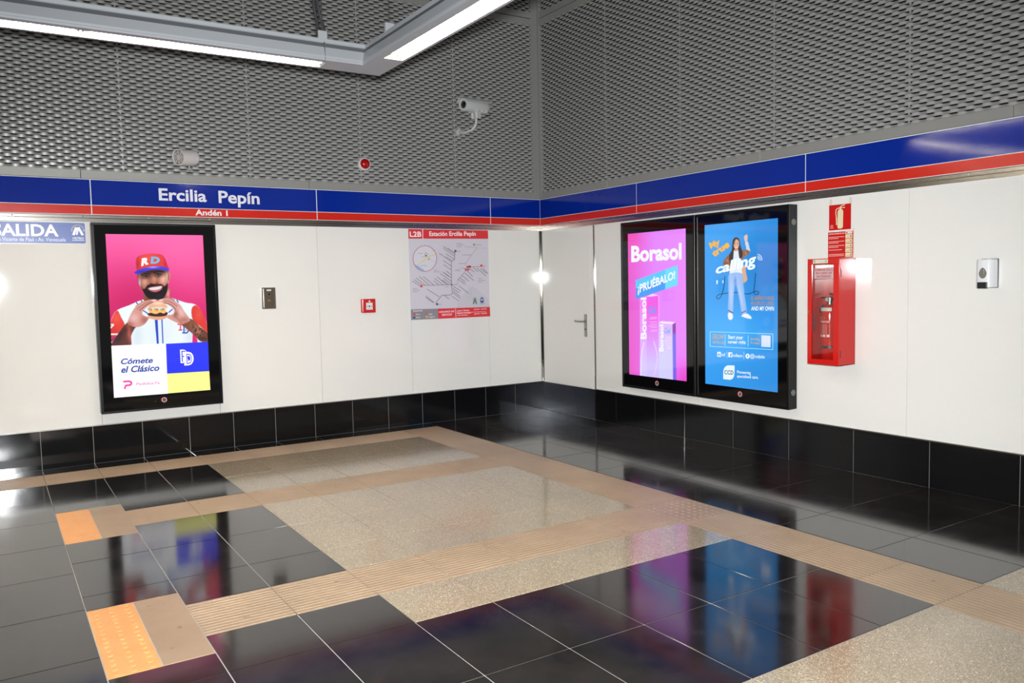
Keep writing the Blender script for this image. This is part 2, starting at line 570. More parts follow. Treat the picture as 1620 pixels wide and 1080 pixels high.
# ------------------------------------------------------------------ floor
floor = MB().box(-9.6, 0.25, -10.5, 0.25, -0.12, -0.0024).build('floor', 'grout')
struct(floor, 'polished station floor of black, terrazzo and tan tiles')
_tm = {}
GAP = 0.0021
def tile_mesh(kind, w, d, along):
    key = (kind, round(w, 3), round(d, 3), along)
    if key in _tm: return _tm[key]
    b = MB()
    hw, hd = w / 2 - GAP, d / 2 - GAP
    if kind == 'plain_black' or kind == 'terrazzo' or kind == 'tan':
        b.box(-hw, hw, -hd, hd, -0.012, 0.0, bev=0.0008)
    elif kind == 'ribbed':      # tan guide tile: flat-topped ribs running along the path
        b.box(-hw, hw, -hd, hd, -0.012, -0.0012)
        span = hd if along == 'x' else hw
        n = 13
        pitch = 2 * span / n
        for k in range(n):
            c = -span + pitch * (k + .5)
            lo, hi, t = c - pitch * .36, c + pitch * .36, pitch * .1
            e = (hw if along == 'x' else hd)
            P = [(lo, -0.0012), (lo + t * 1.6, 0.0008), (hi - t * 1.6, 0.0008), (hi, -0.0012)]
            for (a0, z0), (a1, z1) in zip(P, P[1:]):
                if along == 'x': b.quad((-e, a0, z0), (e, a0, z0), (e, a1, z1), (-e, a1, z1))
                else: b.quad((a0, -e, z0), (a0, e, z0), (a1, e, z1), (a1, -e, z1))
    elif kind in ('blister_yellow', 'blister_tan'):
        b.box(-hw, hw, -hd, hd, -0.012, -0.001, bev=0.0008)
        p = 0.05
        nx, ny = max(1, int(2 * hw / p)), max(1, int(2 * hd / p))
        for i in range(nx):
            for j in range(ny):
                cx = (i + .5) * 2 * hw / nx - hw; cy = (j + .5) * 2 * hd / ny - hd
                b.lathe([(0.0120, -0.001), (0.0085, 0.0010), (0.0, 0.0013)], 8, Matrix.Translation((cx, cy, 0)), cap=False)
    bmesh.ops.recalc_face_normals(b.bm, faces=b.bm.faces[:])
    me = bpy.data.meshes.new(kind + '_tile')
    b.bm.to_mesh(me); b.bm.free()
    me.materials.append(M[{'plain_black': 'black_tile', 'terrazzo': 'terrazzo', 'tan': 'tan_tile', 'ribbed': 'tan_tile',
                           'blister_tan': 'tan_tile', 'blister_yellow': 'yellow_tile'}[kind]])
    _tm[key] = me
    return me
TNAME = {'plain_black': 'black_tile', 'terrazzo': 'terrazzo_tile', 'tan': 'tan_tile', 'ribbed': 'ribbed_guide_tile',
         'blister_tan': 'blister_guide_tile', 'blister_yellow': 'yellow_blister_tile'}
def tile(kind, x0, x1, y0, y1, along=None):
    x0, x1 = min(x0, x1), max(x0, x1); y0, y1 = min(y0, y1), max(y0, y1)
    o = bpy.data.objects.new(TNAME[kind], tile_mesh(kind, x1 - x0, y1 - y0, along))
    link(o, floor)
    o.location = ((x0 + x1) / 2, (y0 + y1) / 2, random.uniform(-0.0003, 0.0003))

XS = -1.963; DX = 0.4024; XE = -1.54
cols = [(XS - DX * (k + 1), XS - DX * k) for k in range(12)]
P1 = (-0.239, -0.674); P2 = (-1.870, -2.303); P3 = (-3.886, -4.311)
YK = -5.907
rows = [(-.674, -1.272), (-1.272, -1.870), (-2.303, -2.897), (-2.897, -3.490), (-3.490, -3.886),
        (-4.311, -4.710), (-4.710, -5.310), (-5.310, YK), (YK, -6.51), (-6.51, -7.11)]
for k, (x0, x1) in enumerate(cols):
    tile('ribbed', x0, x1, *P1, along='x')
    if k < 7:
        tile('ribbed', x0, x1, *P2, along='x'); tile('ribbed', x0, x1, *P3, along='x')
        rr = rows
    elif k == 7:
        rr = [(-.674, -1.272), (-1.272, -1.655), (-2.475, -2.897), (-2.897, -3.490), (-3.490, -3.695),
              (-4.505, -4.710), (-4.710, -5.310), (-5.310, YK), (YK, -6.51)]
        xm = (x0 + x1) / 2
        for a, b in ((-1.655, -2.475), (-3.695, -4.505)):
            for y0, y1 in ((a, b),):
                tile('blister_yellow', x0, xm, y0, y1); tile('tan', xm, x1, y0, y1)
    else:
        rr = [(-.674 - .5995 * i, -.674 - .5995 * (i + 1)) for i in range(9)]
    for y0, y1 in rr:
        tz = x1 > -3.99 + .1 and x0 > -3.99 - .05 and (y0 > -1.88 or (-2.31 < y0 < -2.29) or (-2.9 < y0 < -2.89) or (-3.5 < y0 < -3.48) or (-4.32 < y0 < -4.30) or y0 <= YK + .01)
        tile('terrazzo' if tz else 'plain_black', x0, x1, y0, y1)
# narrow black row along the left wall
e = XE
xj = [XE] + [-0.4038 - 0.3977 * i for i in range(4, 17)]
for a, b in zip(xj, xj[1:]):
    tile('plain_black', b, a, -.239, -0.003)
# guide path along the right wall
y = -0.239
segs = [P1, (-.674, -1.073), (-1.073, -1.472), (-1.472, -1.870), P2, (-2.303, -2.699), (-2.699, -3.095), (-3.095, -3.490), (-3.490, -3.886), P3,
        (-4.311, -4.710), (-4.710, -5.110), (-5.110, -5.510), (-5.510, YK), (YK, -6.31), (-6.31, -6.71), (-6.71, -7.11)]
for s_ in segs:
    tile('blister_tan' if s_ in (P2, P3) else 'ribbed', XS, XE, *s_, along='y')
# black field between guide path and right wall, terrazzo beyond
yb = [0.0] + [-4.70 + .602 * k for k in range(7, -1, -1)] + [-5.296, -5.895, -6.50, -7.11]
xb = [XE, -1.137, -.734, -.331, -0.003]
for i, (y0, y1) in enumerate(zip(yb, yb[1:])):
    for x0, x1 in zip(xb, xb[1:]):
        tile('terrazzo' if y0 <= -5.89 else 'plain_black', x0, x1, y0 if i else -0.003, y1)

# dark jointing under the terrazzo and guide-path tiles
for x0, x1, y0, y1 in ((-3.981, XS, P1[1], P2[0]), (-3.981, XS, P2[1], P3[0]), (-3.981, XS, P3[1], -4.710), (-3.981, XS, -7.11, YK), (XE, -.003, -7.11, -5.895),
                       (-6.79, XS, P1[1], P1[0]), (-4.778, XS, P2[1], P2[0]), (-4.778, XS, P3[1], P3[0]), (XS, XE, -7.11, P1[0])):
    MB().box(x0, x1, min(y0, y1), max(y0, y1), -.004, -.0019).build('joint_bed', 'joint_dark', floor)

# ------------------------------------------------------------------ walls
HS, ZW, ZR0, ZR1, ZB = 0.327, 2.097, 2.158, 2.238, 2.4545
ZT, ZTOP = 4.50, 5.35
LW, SW = 0.107, 0.0535
_mm = {}
def mesh_sheet(w, h):
    """expanded metal: zigzag strands bonded at staggered nodes; origin lower left, front faces -y"""
    key = (round(w, 3), round(h, 3))
    if key in _mm: return _mm[key]
    nx, nz = max(2, round(w / LW)), max(2, round(h / (SW / 2)))
    lx, sz = w / nx, h / nz * 2
    hs = sz * 0.412                    # strand height seen from the front
    V = []; F = []
    for k in range(nz):
        z0, z1 = k * sz / 2, (k + 1) * sz / 2
        ph = 0.5 * (k % 2)
        pts = []
        for i in range(-1, nx + 1):
            c = (i + ph) * lx
            pts += [(c, 0.0), (c + .17 * lx, 0.05), (c + .25 * lx, .5), (c + .33 * lx, .95), (c + .5 * lx, 1.0), (c + .67 * lx, .95), (c + .75 * lx, .5), (c + .83 * lx, .05)]
        row = []
        for (xa, ha), (xb_, hb) in zip(pts, pts[1:]):
            if xa <= 0 < xb_: row.append((0.0, ha + (hb - ha) * (0 - xa) / (xb_ - xa)))
            if 0 < xb_ < w: row.append((xb_, hb))
            elif xa < w <= xb_: row.append((w, ha + (hb - ha) * (w - xa) / (xb_ - xa)))
        base = len(V)
        # each strand twists: laid back at its lower bond, upright at its upper bond
        for x, hh in row:
            zb = z0 + hh * (z1 - hs - z0)
            V.append((x, -.0105 + .0060 * hh, zb)); V.append((x, .0060 - .0125 * hh, zb + hs))
        for i in range(len(row) - 1):
            F.append((base + 2 * i, base + 2 * i + 2, base + 2 * i + 3, base + 2 * i + 1))
    me = bpy.data.meshes.new('expanded_metal_sheet')
    me.from_pydata(V, [], F)
    me.polygons.foreach_set('use_smooth', [True] * len(F))
    me.materials.append(M['mesh'])
    _mm[key] = me
    return me

def build_wall(root, u0, u1, panels, bands, sheets, door_gap, corner_side):
    """u runs along the wall (local x), local y into the wall, z up"""
    # white enamel panels
    for a, b in zip(panels, panels[1:]):
        MB().box(a + .0012, b - .0012, 0.0, 0.018, HS + .008, ZW + .02, bev=.001).build('white_panel', 'white_enamel', root)
    # blue and red band plates on a white backing strip
    MB().box(u0, u1, 0.0, 0.018, ZR0 - .01, ZB + .006).build('band_backing', 'white_line', root)
    plates = []
    for a, b in zip(bands, bands[1:]):
        pb = MB().box(a + .004, b - .004, -0.003, 0.001, ZR1 + .0025, ZB, bev=.0008).build('blue_band_plate', 'blue_enamel', root)
        MB().box(a + .004, b - .004, -0.003, 0.001, ZR0 + .003, ZR1 - .0025, bev=.0008).build('red_band_plate', 'red_enamel', root)
        plates.append((a, b, pb))
    # expanded metal above
    cz = ((ZB + .078, ZT - .062), (ZT + .062, ZTOP))
    for a, b in zip(sheets, sheets[1:]):
        for z0, z1 in cz:
            o = bpy.data.objects.new('expanded_metal_sheet', mesh_sheet(b - a, z1 - z0))
            link(o, root); o.location = (a, 0.012, z0)
    for s_ in sheets[1:-1]:
        MB().box(s_ - .006, s_ + .006, 0.019, 0.024, ZB + .07, ZTOP).build('sheet_seam_strip', 'mesh', root)
    # grey frame bars
    ends = list(range(int(u0) - 1, int(u1) + 2, 2))
    fb = [u0] + [x + .24 for x in ends if u0 + .3 < x + .24 < u1 - .3] + [u1]
    for a, b in zip(fb, fb[1:]):
        MB().box(a + .0015, b - .0015, -0.008, 0.03, ZB + .008, ZB + .082, bev=.002).build('mesh_frame_bar', 'frame_grey', root)
    MB().box(u0, u1, -0.008, 0.03, ZT - .07, ZT - .004, bev=.002).build('mesh_frame_bar', 'frame_grey', root)
    MB().box(u0, u1, -0.008, 0.03, ZT + .004, ZT + .07, bev=.002).build('mesh_frame_bar', 'frame_grey', root)
    x0, x1 = (u1 - .085, u1) if corner_side == 'right' else (u0, u0 + .05)
    MB().box(x0, x1, -0.010, 0.03, ZB + .008, ZTOP, bev=.002).build('mesh_frame_post', 'frame_grey', root)
    MB().box(u0 - .2, u1 + .2, 0.16, 0.2, ZB, ZTOP).build('recess_back', 'recess_black', root)
    return plates

wall_left = MB().box(-8.7, 0.2, 0.018, 0.2, 0.0, ZB).build('wall_left', 'panel_joint')
struct(wall_left, 'white panelled wall with blue and red station-name band and grey mesh above')
panelsA = [-8.7, -7.7, -6.7, -5.7, -4.7, -3.7, -2.7, -1.697, -.728, -0.012]
bandsA = [-8.7, -6.69, -4.69, -2.689, -.678, 0.0]
sheetsA = [-8.7, -7.6, -6.5, -5.5, -4.42, -3.32, -2.2, -1.1, -0.07]
platesA = build_wall(wall_left, -8.7, 0.0, panelsA, bandsA, sheetsA, None, 'right')
# station name on the second plate
for a, b, pb in platesA:
    if abs(a + 4.69) < .01:
        pr = Print(1, 1, -0.0032)
        pr.tbox('Ercilia', -4.145, 2.297, -3.735, 2.407, (228, 230, 238), .024)
        pr.tbox('Pepín', -3.628, 2.258, -3.25, 2.407, (228, 230, 238), .024)
        pr.tbox('Andén 1', -3.84, 2.174, -3.552, 2.228, (236, 226, 226), .03)
        pr.build('station_name_lettering', 'print', pb)

wall_right = MB().box(0.0, 7.6, 0.018, 0.2, 0.0, ZB).build('wall_right', 'panel_joint')
wall_right.rotation_euler = (0, 0, WALL_B)
struct(wall_right, 'white panelled wall with blue and red band and grey mesh above, door at its corner end')
panelsB = [1.005, 1.55, 2.55, 3.55, 4.55, 5.55, 6.55, 7.55]
bandsB = [0.0, 1.686, 3.685, 5.685, 7.6]
sheetsB = [0.045, 1.2, 2.28, 3.36, 4.53, 5.6, 6.6, 7.6]
build_wall(wall_right, 0.0, 7.6, panelsB, bandsB, sheetsB, None, 'left')

# ------------------------------------------------------------------ baseboards of black tile
bl = MB().box(-8.7, 0.0, -0.0075, 0.018, 0.0, HS + .0004).build('baseboard_left', 'grout')
struct(bl, 'black tiled skirting along the left wall')
js = [-0.003] + [-0.4038 - 0.3977 * i for i in range(18)]
for a, b in zip(js, js[1:]):
    MB().box(b + .0015, a - .0015, -0.010, 0.006, 0.001, HS, bev=.0003).build('skirting_tile', 'black_skirting', bl)
MB().box(-8.7, -.003, -0.012, 0.01, HS + .0005, HS + .009, bev=.001).build('cap_strip', 'satin_steel', bl)
br = MB().box(1.0, 7.6, -0.0075, 0.018, 0.0, HS + .0004).build('baseboard_right', 'grout')
br.rotation_euler = (0, 0, WALL_B)
struct(br, 'black tiled skirting along the right wall')
js = [1.006, 1.343, 1.935, 2.342, 2.939, 3.536, 4.133, 4.73, 5.327, 5.924, 6.521, 7.118, 7.6]
for a, b in zip(js, js[1:]):
    MB().box(a + .0015, b - .0015, -0.010, 0.006, 0.001, HS, bev=.0003).build('skirting_tile', 'black_skirting', br)
MB().box(1.005, 7.6, -0.012, 0.01, HS + .0005, HS + .009, bev=.001).build('cap_strip', 'satin_steel', br)

# ------------------------------------------------------------------ steel trims
def rail(name, u0, u1, rz, label):
    b = MB()
    b.prism([(u0, ZW - .002), (u1, ZW - .002), (u1, ZR0 - .002), (u0, ZR0 - .002)], -0.006, 0.017)
    b.box(u0, u1, -0.014, -0.004, ZW + .026, ZR0 - .004, bev=.004, seg=2)
    o = b.build(name, 'steel')
    o.rotation_euler = (0, 0, rz)
    struct(o, label)
    x = u0 + .3
    while x < u1:
        MB().lathe([(0.0, .0), (.006, .0), (.005, .003), (0, .004)], 10, Matrix.Translation((x, -.0135, ZW + .042)) @ Matrix.Rotation(PI / 2, 4, 'X'), cap=False).build('screw', 'chrome', o)
        x += .52
    return o
rail('trim_1', -8.7, -.0, 0, 'polished steel rail below the band on the left wall')
rail('trim_2', 0.0, 7.6, WALL_B, 'polished steel rail below the band on the right wall')
b = MB()
b.box(-.022, -.001, -.008, .016, HS + .008, ZW - .003, bev=.0005)
b.box(-.008, .016, -.028, -.006, HS + .008, ZW - .003, bev=.0005)
struct(b.build('trim_3', 'polished_trim'), 'polished steel profile in the room corner')

# ------------------------------------------------------------------ service door at the corner end of the right wall
door = MB().box(0.03, 1.0, 0.002, 0.018, 0.0, ZW).build('door_1', 'panel_joint')
door.rotation_euler = (0, 0, WALL_B)
struct(door, 'flush white service door beside the room corner')
MB().box(.034, .928, -.004, .01, HS + .004, ZW - .004, bev=.0015).build('door_leaf', 'white_enamel', door)
MB().box(.932, .994, -.0065, .01, HS + .001, ZW - .003, bev=.0015).build('door_frame_strip', 'white_enamel', door)
MB().box(.995, 1.006, -.012, .012, 0.002, ZW - .003, bev=.001).build('steel_edge_profile', 'polished_trim', door)
MB().box(.002, .994, -.008, .01, 0.004, HS + .001, bev=.0015).build('kick_plate', 'dark_kick', door)
hp = MB().prism(rounded(.824, .866, .892, 1.142, .0205, 6), -.014, -.003).build('handle_plate', 'satin_steel', door)
MB().tube([(.845, -.012, 1.062), (.845, -.05, 1.062), (.838, -.056, 1.062), (.80, -.057, 1.062), (.75, -.057, 1.062), (.715, -.055, 1.064), (.706, -.05, 1.068)], .0095, 10).build('lever', 'satin_steel', hp, smooth=True)
MB().prism([(.845 + .009 * math.cos(k * PI / 6), .975 + .009 * math.sin(k * PI / 6)) for k in range(12)], -.0155, -.013).build('keyhole', 'lens_black', hp)

# ------------------------------------------------------------------ ceiling
struct(MB().box(-9.6, 0.25, -10.5, 0.25, ZTOP, ZTOP + .1).build('ceiling', 'ceiling_dark'), 'dark high ceiling of the platform hall')

# ================================================================== THINGS
# ------------------------------------------------------------------ suspended fluorescent luminaire, two mitred arms
XC, YC, ZL = -3.128, -2.467, 3.0
lum = tag(empty('fluorescent_luminaire', (XC, YC, ZL)), 'suspended grey angled luminaire with bright fluorescent tubes under the ceiling', 'lamp')
OUT = [(.084, .0), (.106, .0), (.106, .012), (.103, .014), (.106, .017), (.106, .03), (.092, .09), (.078, .118), (.066, .122), (.072, .126), (.072, .15), (.05, .153)]
prof_out = OUT
prof_in = [(-s_, z) for s_, z in OUT]; prof_in[0] = (-.050, 0.0)
LEFT_END, RIGHT_END = -6.0, -1.95        # ends of the arms relative to the corner
def arm_pt(arm, s_, z, along):
    """along: None = mitre plane, else distance along the arm axis"""
    if arm == 'left': return ((s_ if along is None else along), s_, z)
    return (s_, (s_ if along is None else along), z)
def arm_shell(arm, prof, end):
    b = MB()
    A = [b.bm.verts.new(arm_pt(arm, s_, z, None)) for s_, z in prof]
    B = [b.bm.verts.new(arm_pt(arm, s_, z, end)) for s_, z in prof]
    for k in range(len(prof) - 1):
        b.bm.faces.new([A[k], A[k + 1], B[k + 1], B[k]])
    return b
for arm, end in (('left', LEFT_END), ('right', RIGHT_END)):
    arm_shell(arm, prof_out, end).build('outer_housing', 'luminaire_body', lum)
    arm_shell(arm, prof_in[:7], end).build('inner_housing', 'luminaire_body', lum)
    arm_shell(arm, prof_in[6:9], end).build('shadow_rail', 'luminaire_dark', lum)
    arm_shell(arm, prof_in[8:], end).build('top_rail', 'luminaire_body', lum)
    # top lid
    arm_shell(arm, [(-.05, .153), (.05, .153)], end).build('top_lid', 'luminaire_dark', lum)
    # reflector trough above the opening
    st = -.345 if arm == 'left' else -.335
    b = MB()
    prof = [(-.050, .0005), (-.046, .055), (-.02, .07), (.03, .07), (.076, .055), (.084, .0005)]
    A = [b.bm.verts.new(arm_pt(arm, s_, z, st)) for s_, z in prof]
    B = [b.bm.verts.new(arm_pt(arm, s_, z, end)) for s_, z in prof]
    for k in range(len(prof) - 1): b.bm.faces.new([A[k], A[k + 1], B[k + 1], B[k]])
    b.bm.faces.new(list(reversed(A))); b.bm.faces.new(B)
    b.build('reflector', 'reflector', lum)
    # plain plate closing the corner
    b = MB()
    b.bm.faces.new([b.bm.verts.new(p) for p in (arm_pt(arm, -.050, 0, st), arm_pt(arm, -.050, 0, None), arm_pt(arm, .084, 0, None), arm_pt(arm, .084, 0, st))])
    b.build('corner_plate', 'luminaire_body', lum)
    b = MB()
    b.bm.faces.new([b.bm.verts.new(arm_pt(arm, s_, z, end)) for s_, z in prof_out + list(reversed(prof_in))])
    b.build('end_cap', 'luminaire_body', lum)
    t0 = st - .03
    while t0 - 1.40 > end:
        t1 = t0 - 1.395
        for s_ in (-.006, .042):
            tb = MB().cyl(arm_pt(arm, s_, .034, t0), arm_pt(arm, s_, .034, t1), .0085, 10).build('fluorescent_tube', 'tube', lum, smooth=True)
            for tt in (t0 + .001, t1 - .019):
                MB().cyl(arm_pt(arm, s_, .034, tt), arm_pt(arm, s_, .034, tt + .018), .0100, 10).build('tube_cap', 'satin_steel', tb)
        for tt in (t0 + .02, t1 - .03):
            lo, hi = arm_pt(arm, -.03, .02, tt - .006), arm_pt(arm, .056, .066, tt + .006)
            MB().box(min(lo[0], hi[0]), max(lo[0], hi[0]), min(lo[1], hi[1]), max(lo[1], hi[1]), .02, .066, bev=.002).build('lampholder', 'lampholder', lum)
        t0 = t1 - .075
# joint in the left arm, brackets, rods and cables
MB().box(-.374, -.371, -.1075, .1075, -.0005, .12).build('joint_strip', 'luminaire_dark', lum)
for (x, y) in ((-.37, -.055), (-.045, -.42), (-2.6, -.0), (0.0, -1.7)):
    MB().box(x - .032, x + .032, y - .014, y + .014, .148, .205, bev=.003).build('hanger_bracket', 'luminaire_body', lum)
    MB().cyl((x, y, .2), (x, y, ZTOP - ZL), .004, 8).build('hanger_rod', 'cable_black', lum)
for dx in (-.02, .016):
    MB().tube([(-.37 + dx * 1.6, -.05, .17), (-.375 + dx, -.04, .25), (-.395 + dx * .8, -.03, .36), (-.41 + dx * .7, -.02, .6), (-.42 + dx, -.01, 1.2), (-.42 + dx, 0, ZTOP - ZL)], .011, 8).build('power_cable', 'cable_black', lum, smooth=True)

# ------------------------------------------------------------------ advertising displays
HEX = [(math.cos(math.radians(90 + 60 * k)), math.sin(math.radians(90 + 60 * k))) for k in range(6)]
def display(name, loc, rz, label, W, H, sx, sz, sw, sh, quad, discs=False):
    """origin at lower middle of the housing on the wall; returns root, screen origin, homography"""
    D = .10
    root = tag(empty(name, loc, rz), label, 'advertising display', 'advertising displays on the walls')
    b = MB()
    fr = .022
    b.box(-W / 2, W / 2, -D + .006, -.0, 0, H, bev=.004, seg=2)
    hous = b.build('housing', 'black_housing', root)
    b = MB()
    for x0, x1, z0, z1 in ((-W / 2, W / 2, 0, fr), (-W / 2, W / 2, H - fr, H), (-W / 2, -W / 2 + fr, fr, H - fr), (W / 2 - fr, W / 2, fr, H - fr)):
        b.box(x0, x1, -D, -D + .012, z0, z1, bev=.002)
    b.build('front_frame', 'black_housing', root)
    gl = MB().box(-W / 2 + fr, W / 2 - fr, -D + .003, -D + .010, fr, H - fr).build('glass_front', 'black_glass', root)
    # maker's mark under the picture: red hexagon in a white one with red dots
    p = Print(1, 1, -D + .0026)
    cx, cz, r = 0.0, (sz - fr) * .5 + fr, .021
    p.stroke([(cx + r * x, cz + r * z) for x, z in HEX + HEX[:1]], .006, (214, 208, 206))
    p.poly([(cx + r * .55 * x, cz + r * .55 * z) for x, z in HEX], (196, 36, 48))
    for dx, dz in ((-1.05, .55), (-.75, .95), (-1.25, .1)):
        p.ellipse(cx + dx * r, cz + dz * r, .0035, .0035, (210, 40, 48), 8)
    p.build('hexagon_mark', 'print', gl)
    if discs:
        for z in (.135, H - .14):
            MB().lathe([(0, 0), (.027, 0), (.024, .004), (0, .005)], 20, Matrix.Translation((W / 2 - .001, -.045, z)) @ Matrix.Rotation(PI / 2, 4, 'Y'), cap=False).build('lock_cover', 'grey_disc', hous)
    H3 = homography(quad, [(0, 1), (1, 1), (1, 0), (0, 0)])
    return root, (sx, -D + .0022, sz), H3

# ---- display with the baseball advert (left wall)
qA = [(166.4, 370.2), (320.5, 372.0), (332.4, 615.6), (181.0, 629.0)]
rootA, oA, HA = display('advertising_display', (-4.202, 0, .437), 0, 'lit black-framed display of a man in a red cap eating a burger', 1.02, 1.648, -.402, .137, .80, 1.413, qA)
pa = Paint(HA, 0.262, 1.0, 230, 310)
pa.crop(165, 380, 6.353)
t = np.clip((pa.Y + 60) / 900, 0, 1)[..., None]
pa.C[:] = (np.array((255, 102, 172.)) * (1 - t) + np.array((214, 30, 104.)) * t) / 255
pa.blob(760, 60, 420, 380, (255, 112, 178), .6)
pa.blob(330, 640, 330, 330, (196, 24, 92), .6)
# jersey
j = pa.poly([(58, 860), (90, 745), (140, 695), (250, 652), (340, 612), (430, 588), (640, 575), (740, 600), (820, 625), (905, 640), (962, 690), (1002, 770), (1034, 860), (1045, 1045), (560, 1075), (60, 1085)], (238, 246, 250))
pa.blob(560, 930, 120, 200, (214, 232, 240), .55, j); pa.blob(330, 960, 60, 160, (206, 222, 232), .6, j); pa.blob(860, 960, 60, 120, (205, 220, 232), .6, j)
pa.blob(700, 700, 60, 100, (205, 210, 222), .5, j)
pa.poly([(888, 905), (935, 1000), (938, 1030), (884, 1032)], (222, 36, 112), smooth=False)
s_ = pa.poly([(50, 880), (92, 748), (132, 708), (165, 770), (205, 858), (160, 950), (110, 1010), (55, 1010)], (226, 62, 54))
pa.blob(120, 780, 50, 60, (244, 96, 84), .7, s_); pa.blob(80, 940, 60, 60, (190, 40, 44), .5, s_)
s_ = pa.poly([(876, 690), (918, 652), (978, 712), (1014, 795), (1040, 880), (1040, 930), (960, 860), (888, 796)], (224, 60, 52))
pa.blob(950, 740, 40, 60, (240, 92, 80), .6, s_)
pa.stroke([(62, 945), (150, 945)], 16, (240, 238, 240)); pa.stroke([(62, 880), (90, 850), (70, 848)], 14, (244, 240, 244))
pa.stroke([(62, 1005), (125, 975)], 14, (70, 70, 190))
# piping and stripes
pa.poly([(506, 800), (535, 795), (547, 1045), (528, 1045)], (46, 68, 196), smooth=False, soft=2)
pa.poly([(572, 790), (584, 790), (594, 1040), (583, 1040)], (52, 78, 196), smooth=False, soft=2)
pa.stroke([(322, 625), (340, 650)], 12, (56, 92, 170)); pa.stroke([(368, 604), (384, 622)], 10, (50, 70, 110))
pa.stroke([(690, 590), (704, 606)], 9, (60, 96, 170)); pa.stroke([(728, 602), (742, 620)], 11, (56, 92, 160))
# chest letters
pa.stroke([(740, 842), (790, 846)], 14, (222, 84, 96), smooth=False); pa.stroke([(765, 846), (765, 898), (750, 900), (780, 900)], 13, (222, 84, 96), smooth=False)
pa.stroke([(790, 856), (826, 860), (846, 890), (830, 926), (788, 928)], 14, (56, 92, 190)); pa.stroke([(800, 858), (800, 928)], 14, (56, 92, 190), smooth=False)
pa.stroke([(815, 905), (846, 850)], 8, (222, 96, 110), alpha=.7)
# neck, ears
n_ = pa.poly([(420, 520), (640, 470), (655, 560), (680, 600), (540, 650), (400, 610)], (150, 84, 66))
pa.blob(640, 540, 26, 60, (246, 158, 160), .9, n_); pa.blob(520, 585, 90, 34, (64, 32, 30), .8, n_)
e_ = pa.poly([(632, 330), (655, 322), (664, 355), (652, 420), (634, 430)], (214, 128, 112))
pa.stroke([(644, 345), (650, 400)], 6, (150, 70, 60))
pa.poly([(330, 345), (346, 330), (356, 440), (344, 430)], (70, 34, 34))
# face
f_ = pa.poly([(340, 318), (342, 420), (372, 492), (420, 560), (490, 594), (560, 592), (608, 548), (634, 460), (642, 308), (600, 285), (400, 300)], (158, 94, 72))
pa.blob(590, 390, 42, 62, (252, 190, 172), .9, f_); pa.blob(405, 415, 34, 52, (236, 178, 160), .75, f_)
pa.blob(500, 385, 26, 46, (226, 156, 130), .85, f_); pa.blob(500, 415, 34, 20, (196, 122, 98), .7, f_)
pa.blob(352, 430, 12, 50, (214, 206, 232), .8, f_); pa.blob(628, 350, 10, 60, (224, 208, 226), .7, f_)
pa.blob(490, 312, 170, 26, (48, 24, 30), .95, f_, -4)
pa.blob(418, 362, 46, 24, (58, 30, 30), .85, f_, -8); pa.blob(542, 346, 46, 24, (58, 30, 30), .85, f_, -8)
pa.blob(470, 436, 10, 8, (70, 34, 28), .8, f_); pa.blob(526, 430, 10, 8, (70, 34, 28), .8, f_)
pa.stroke([(372, 350), (410, 334), (456, 338)], 13, (36, 20, 22)); pa.stroke([(500, 328), (545, 310), (590, 318)], 13, (36, 20, 22))
for ex, ey in ((418, 364), (542, 347)):
    w_ = pa.poly([(ex - 26, ey + 4), (ex - 4, ey - 10), (ex + 26, ey - 2), (ex + 2, ey + 9)], (196, 172, 170))
    pa.blob(ex + 2, ey, 17, 16, (20, 10, 12), 1.0, w_); pa.blob(ex + 2, ey, 9, 10, (12, 6, 8), 1.0, w_)
    pa.blob(ex + 6, ey - 4, 3, 3, (240, 236, 240), .8, w_)
    pa.stroke([(ex - 27, ey + 1), (ex - 4, ey - 12), (ex + 27, ey - 4)], 8, (20, 10, 14))
# beard, moustache, smile
b_ = pa.poly([(368, 455), (388, 488), (412, 480), (428, 455), (470, 438), (520, 440), (575, 440), (606, 462), (634, 432), (632, 500), (606, 560), (560, 592), (484, 596), (430, 572), (394, 524)], (22, 15, 24))
pa.blob(560, 560, 40, 24, (50, 36, 48), .5, b_)
m_ = pa.poly([(434, 484), (458, 470), (510, 464), (576, 454), (584, 474), (560, 504), (512, 520), (466, 510)], (196, 104, 108))
t_ = pa.poly([(446, 485), (470, 475), (520, 469), (572, 462), (570, 478), (548, 491), (508, 499), (466, 496)], (240, 226, 228), soft=2)
pa.stroke([(436, 480), (500, 462), (582, 452)], 7, (110, 50, 52))
for k in range(6): pa.stroke([(462 + 20 * k, 470 - 2 * k), (463 + 20 * k, 502 - 2 * k)], 2, (220, 190, 196), alpha=.6)
# cap
c_ = pa.poly([(326, 305), (316, 210), (342, 160), (440, 136), (560, 140), (602, 172), (628, 240), (644, 292), (540, 270), (430, 284), (340, 316)], (226, 58, 62))
pa.blob(440, 180, 110, 60, (244, 96, 90), .6, c_); pa.blob(330, 240, 24, 80, (176, 34, 46), .7, c_); pa.blob(620, 230, 24, 70, (182, 36, 50), .7, c_)
r_ = pa.poly([(302, 322), (345, 296), (430, 272), (545, 260), (638, 280), (638, 306), (545, 292), (430, 306), (348, 338), (312, 336)], (72, 62, 224))
pa.blob(480, 268, 60, 10, (214, 210, 246), .8, r_); pa.blob(380, 320, 60, 14, (48, 36, 150), .7, r_)
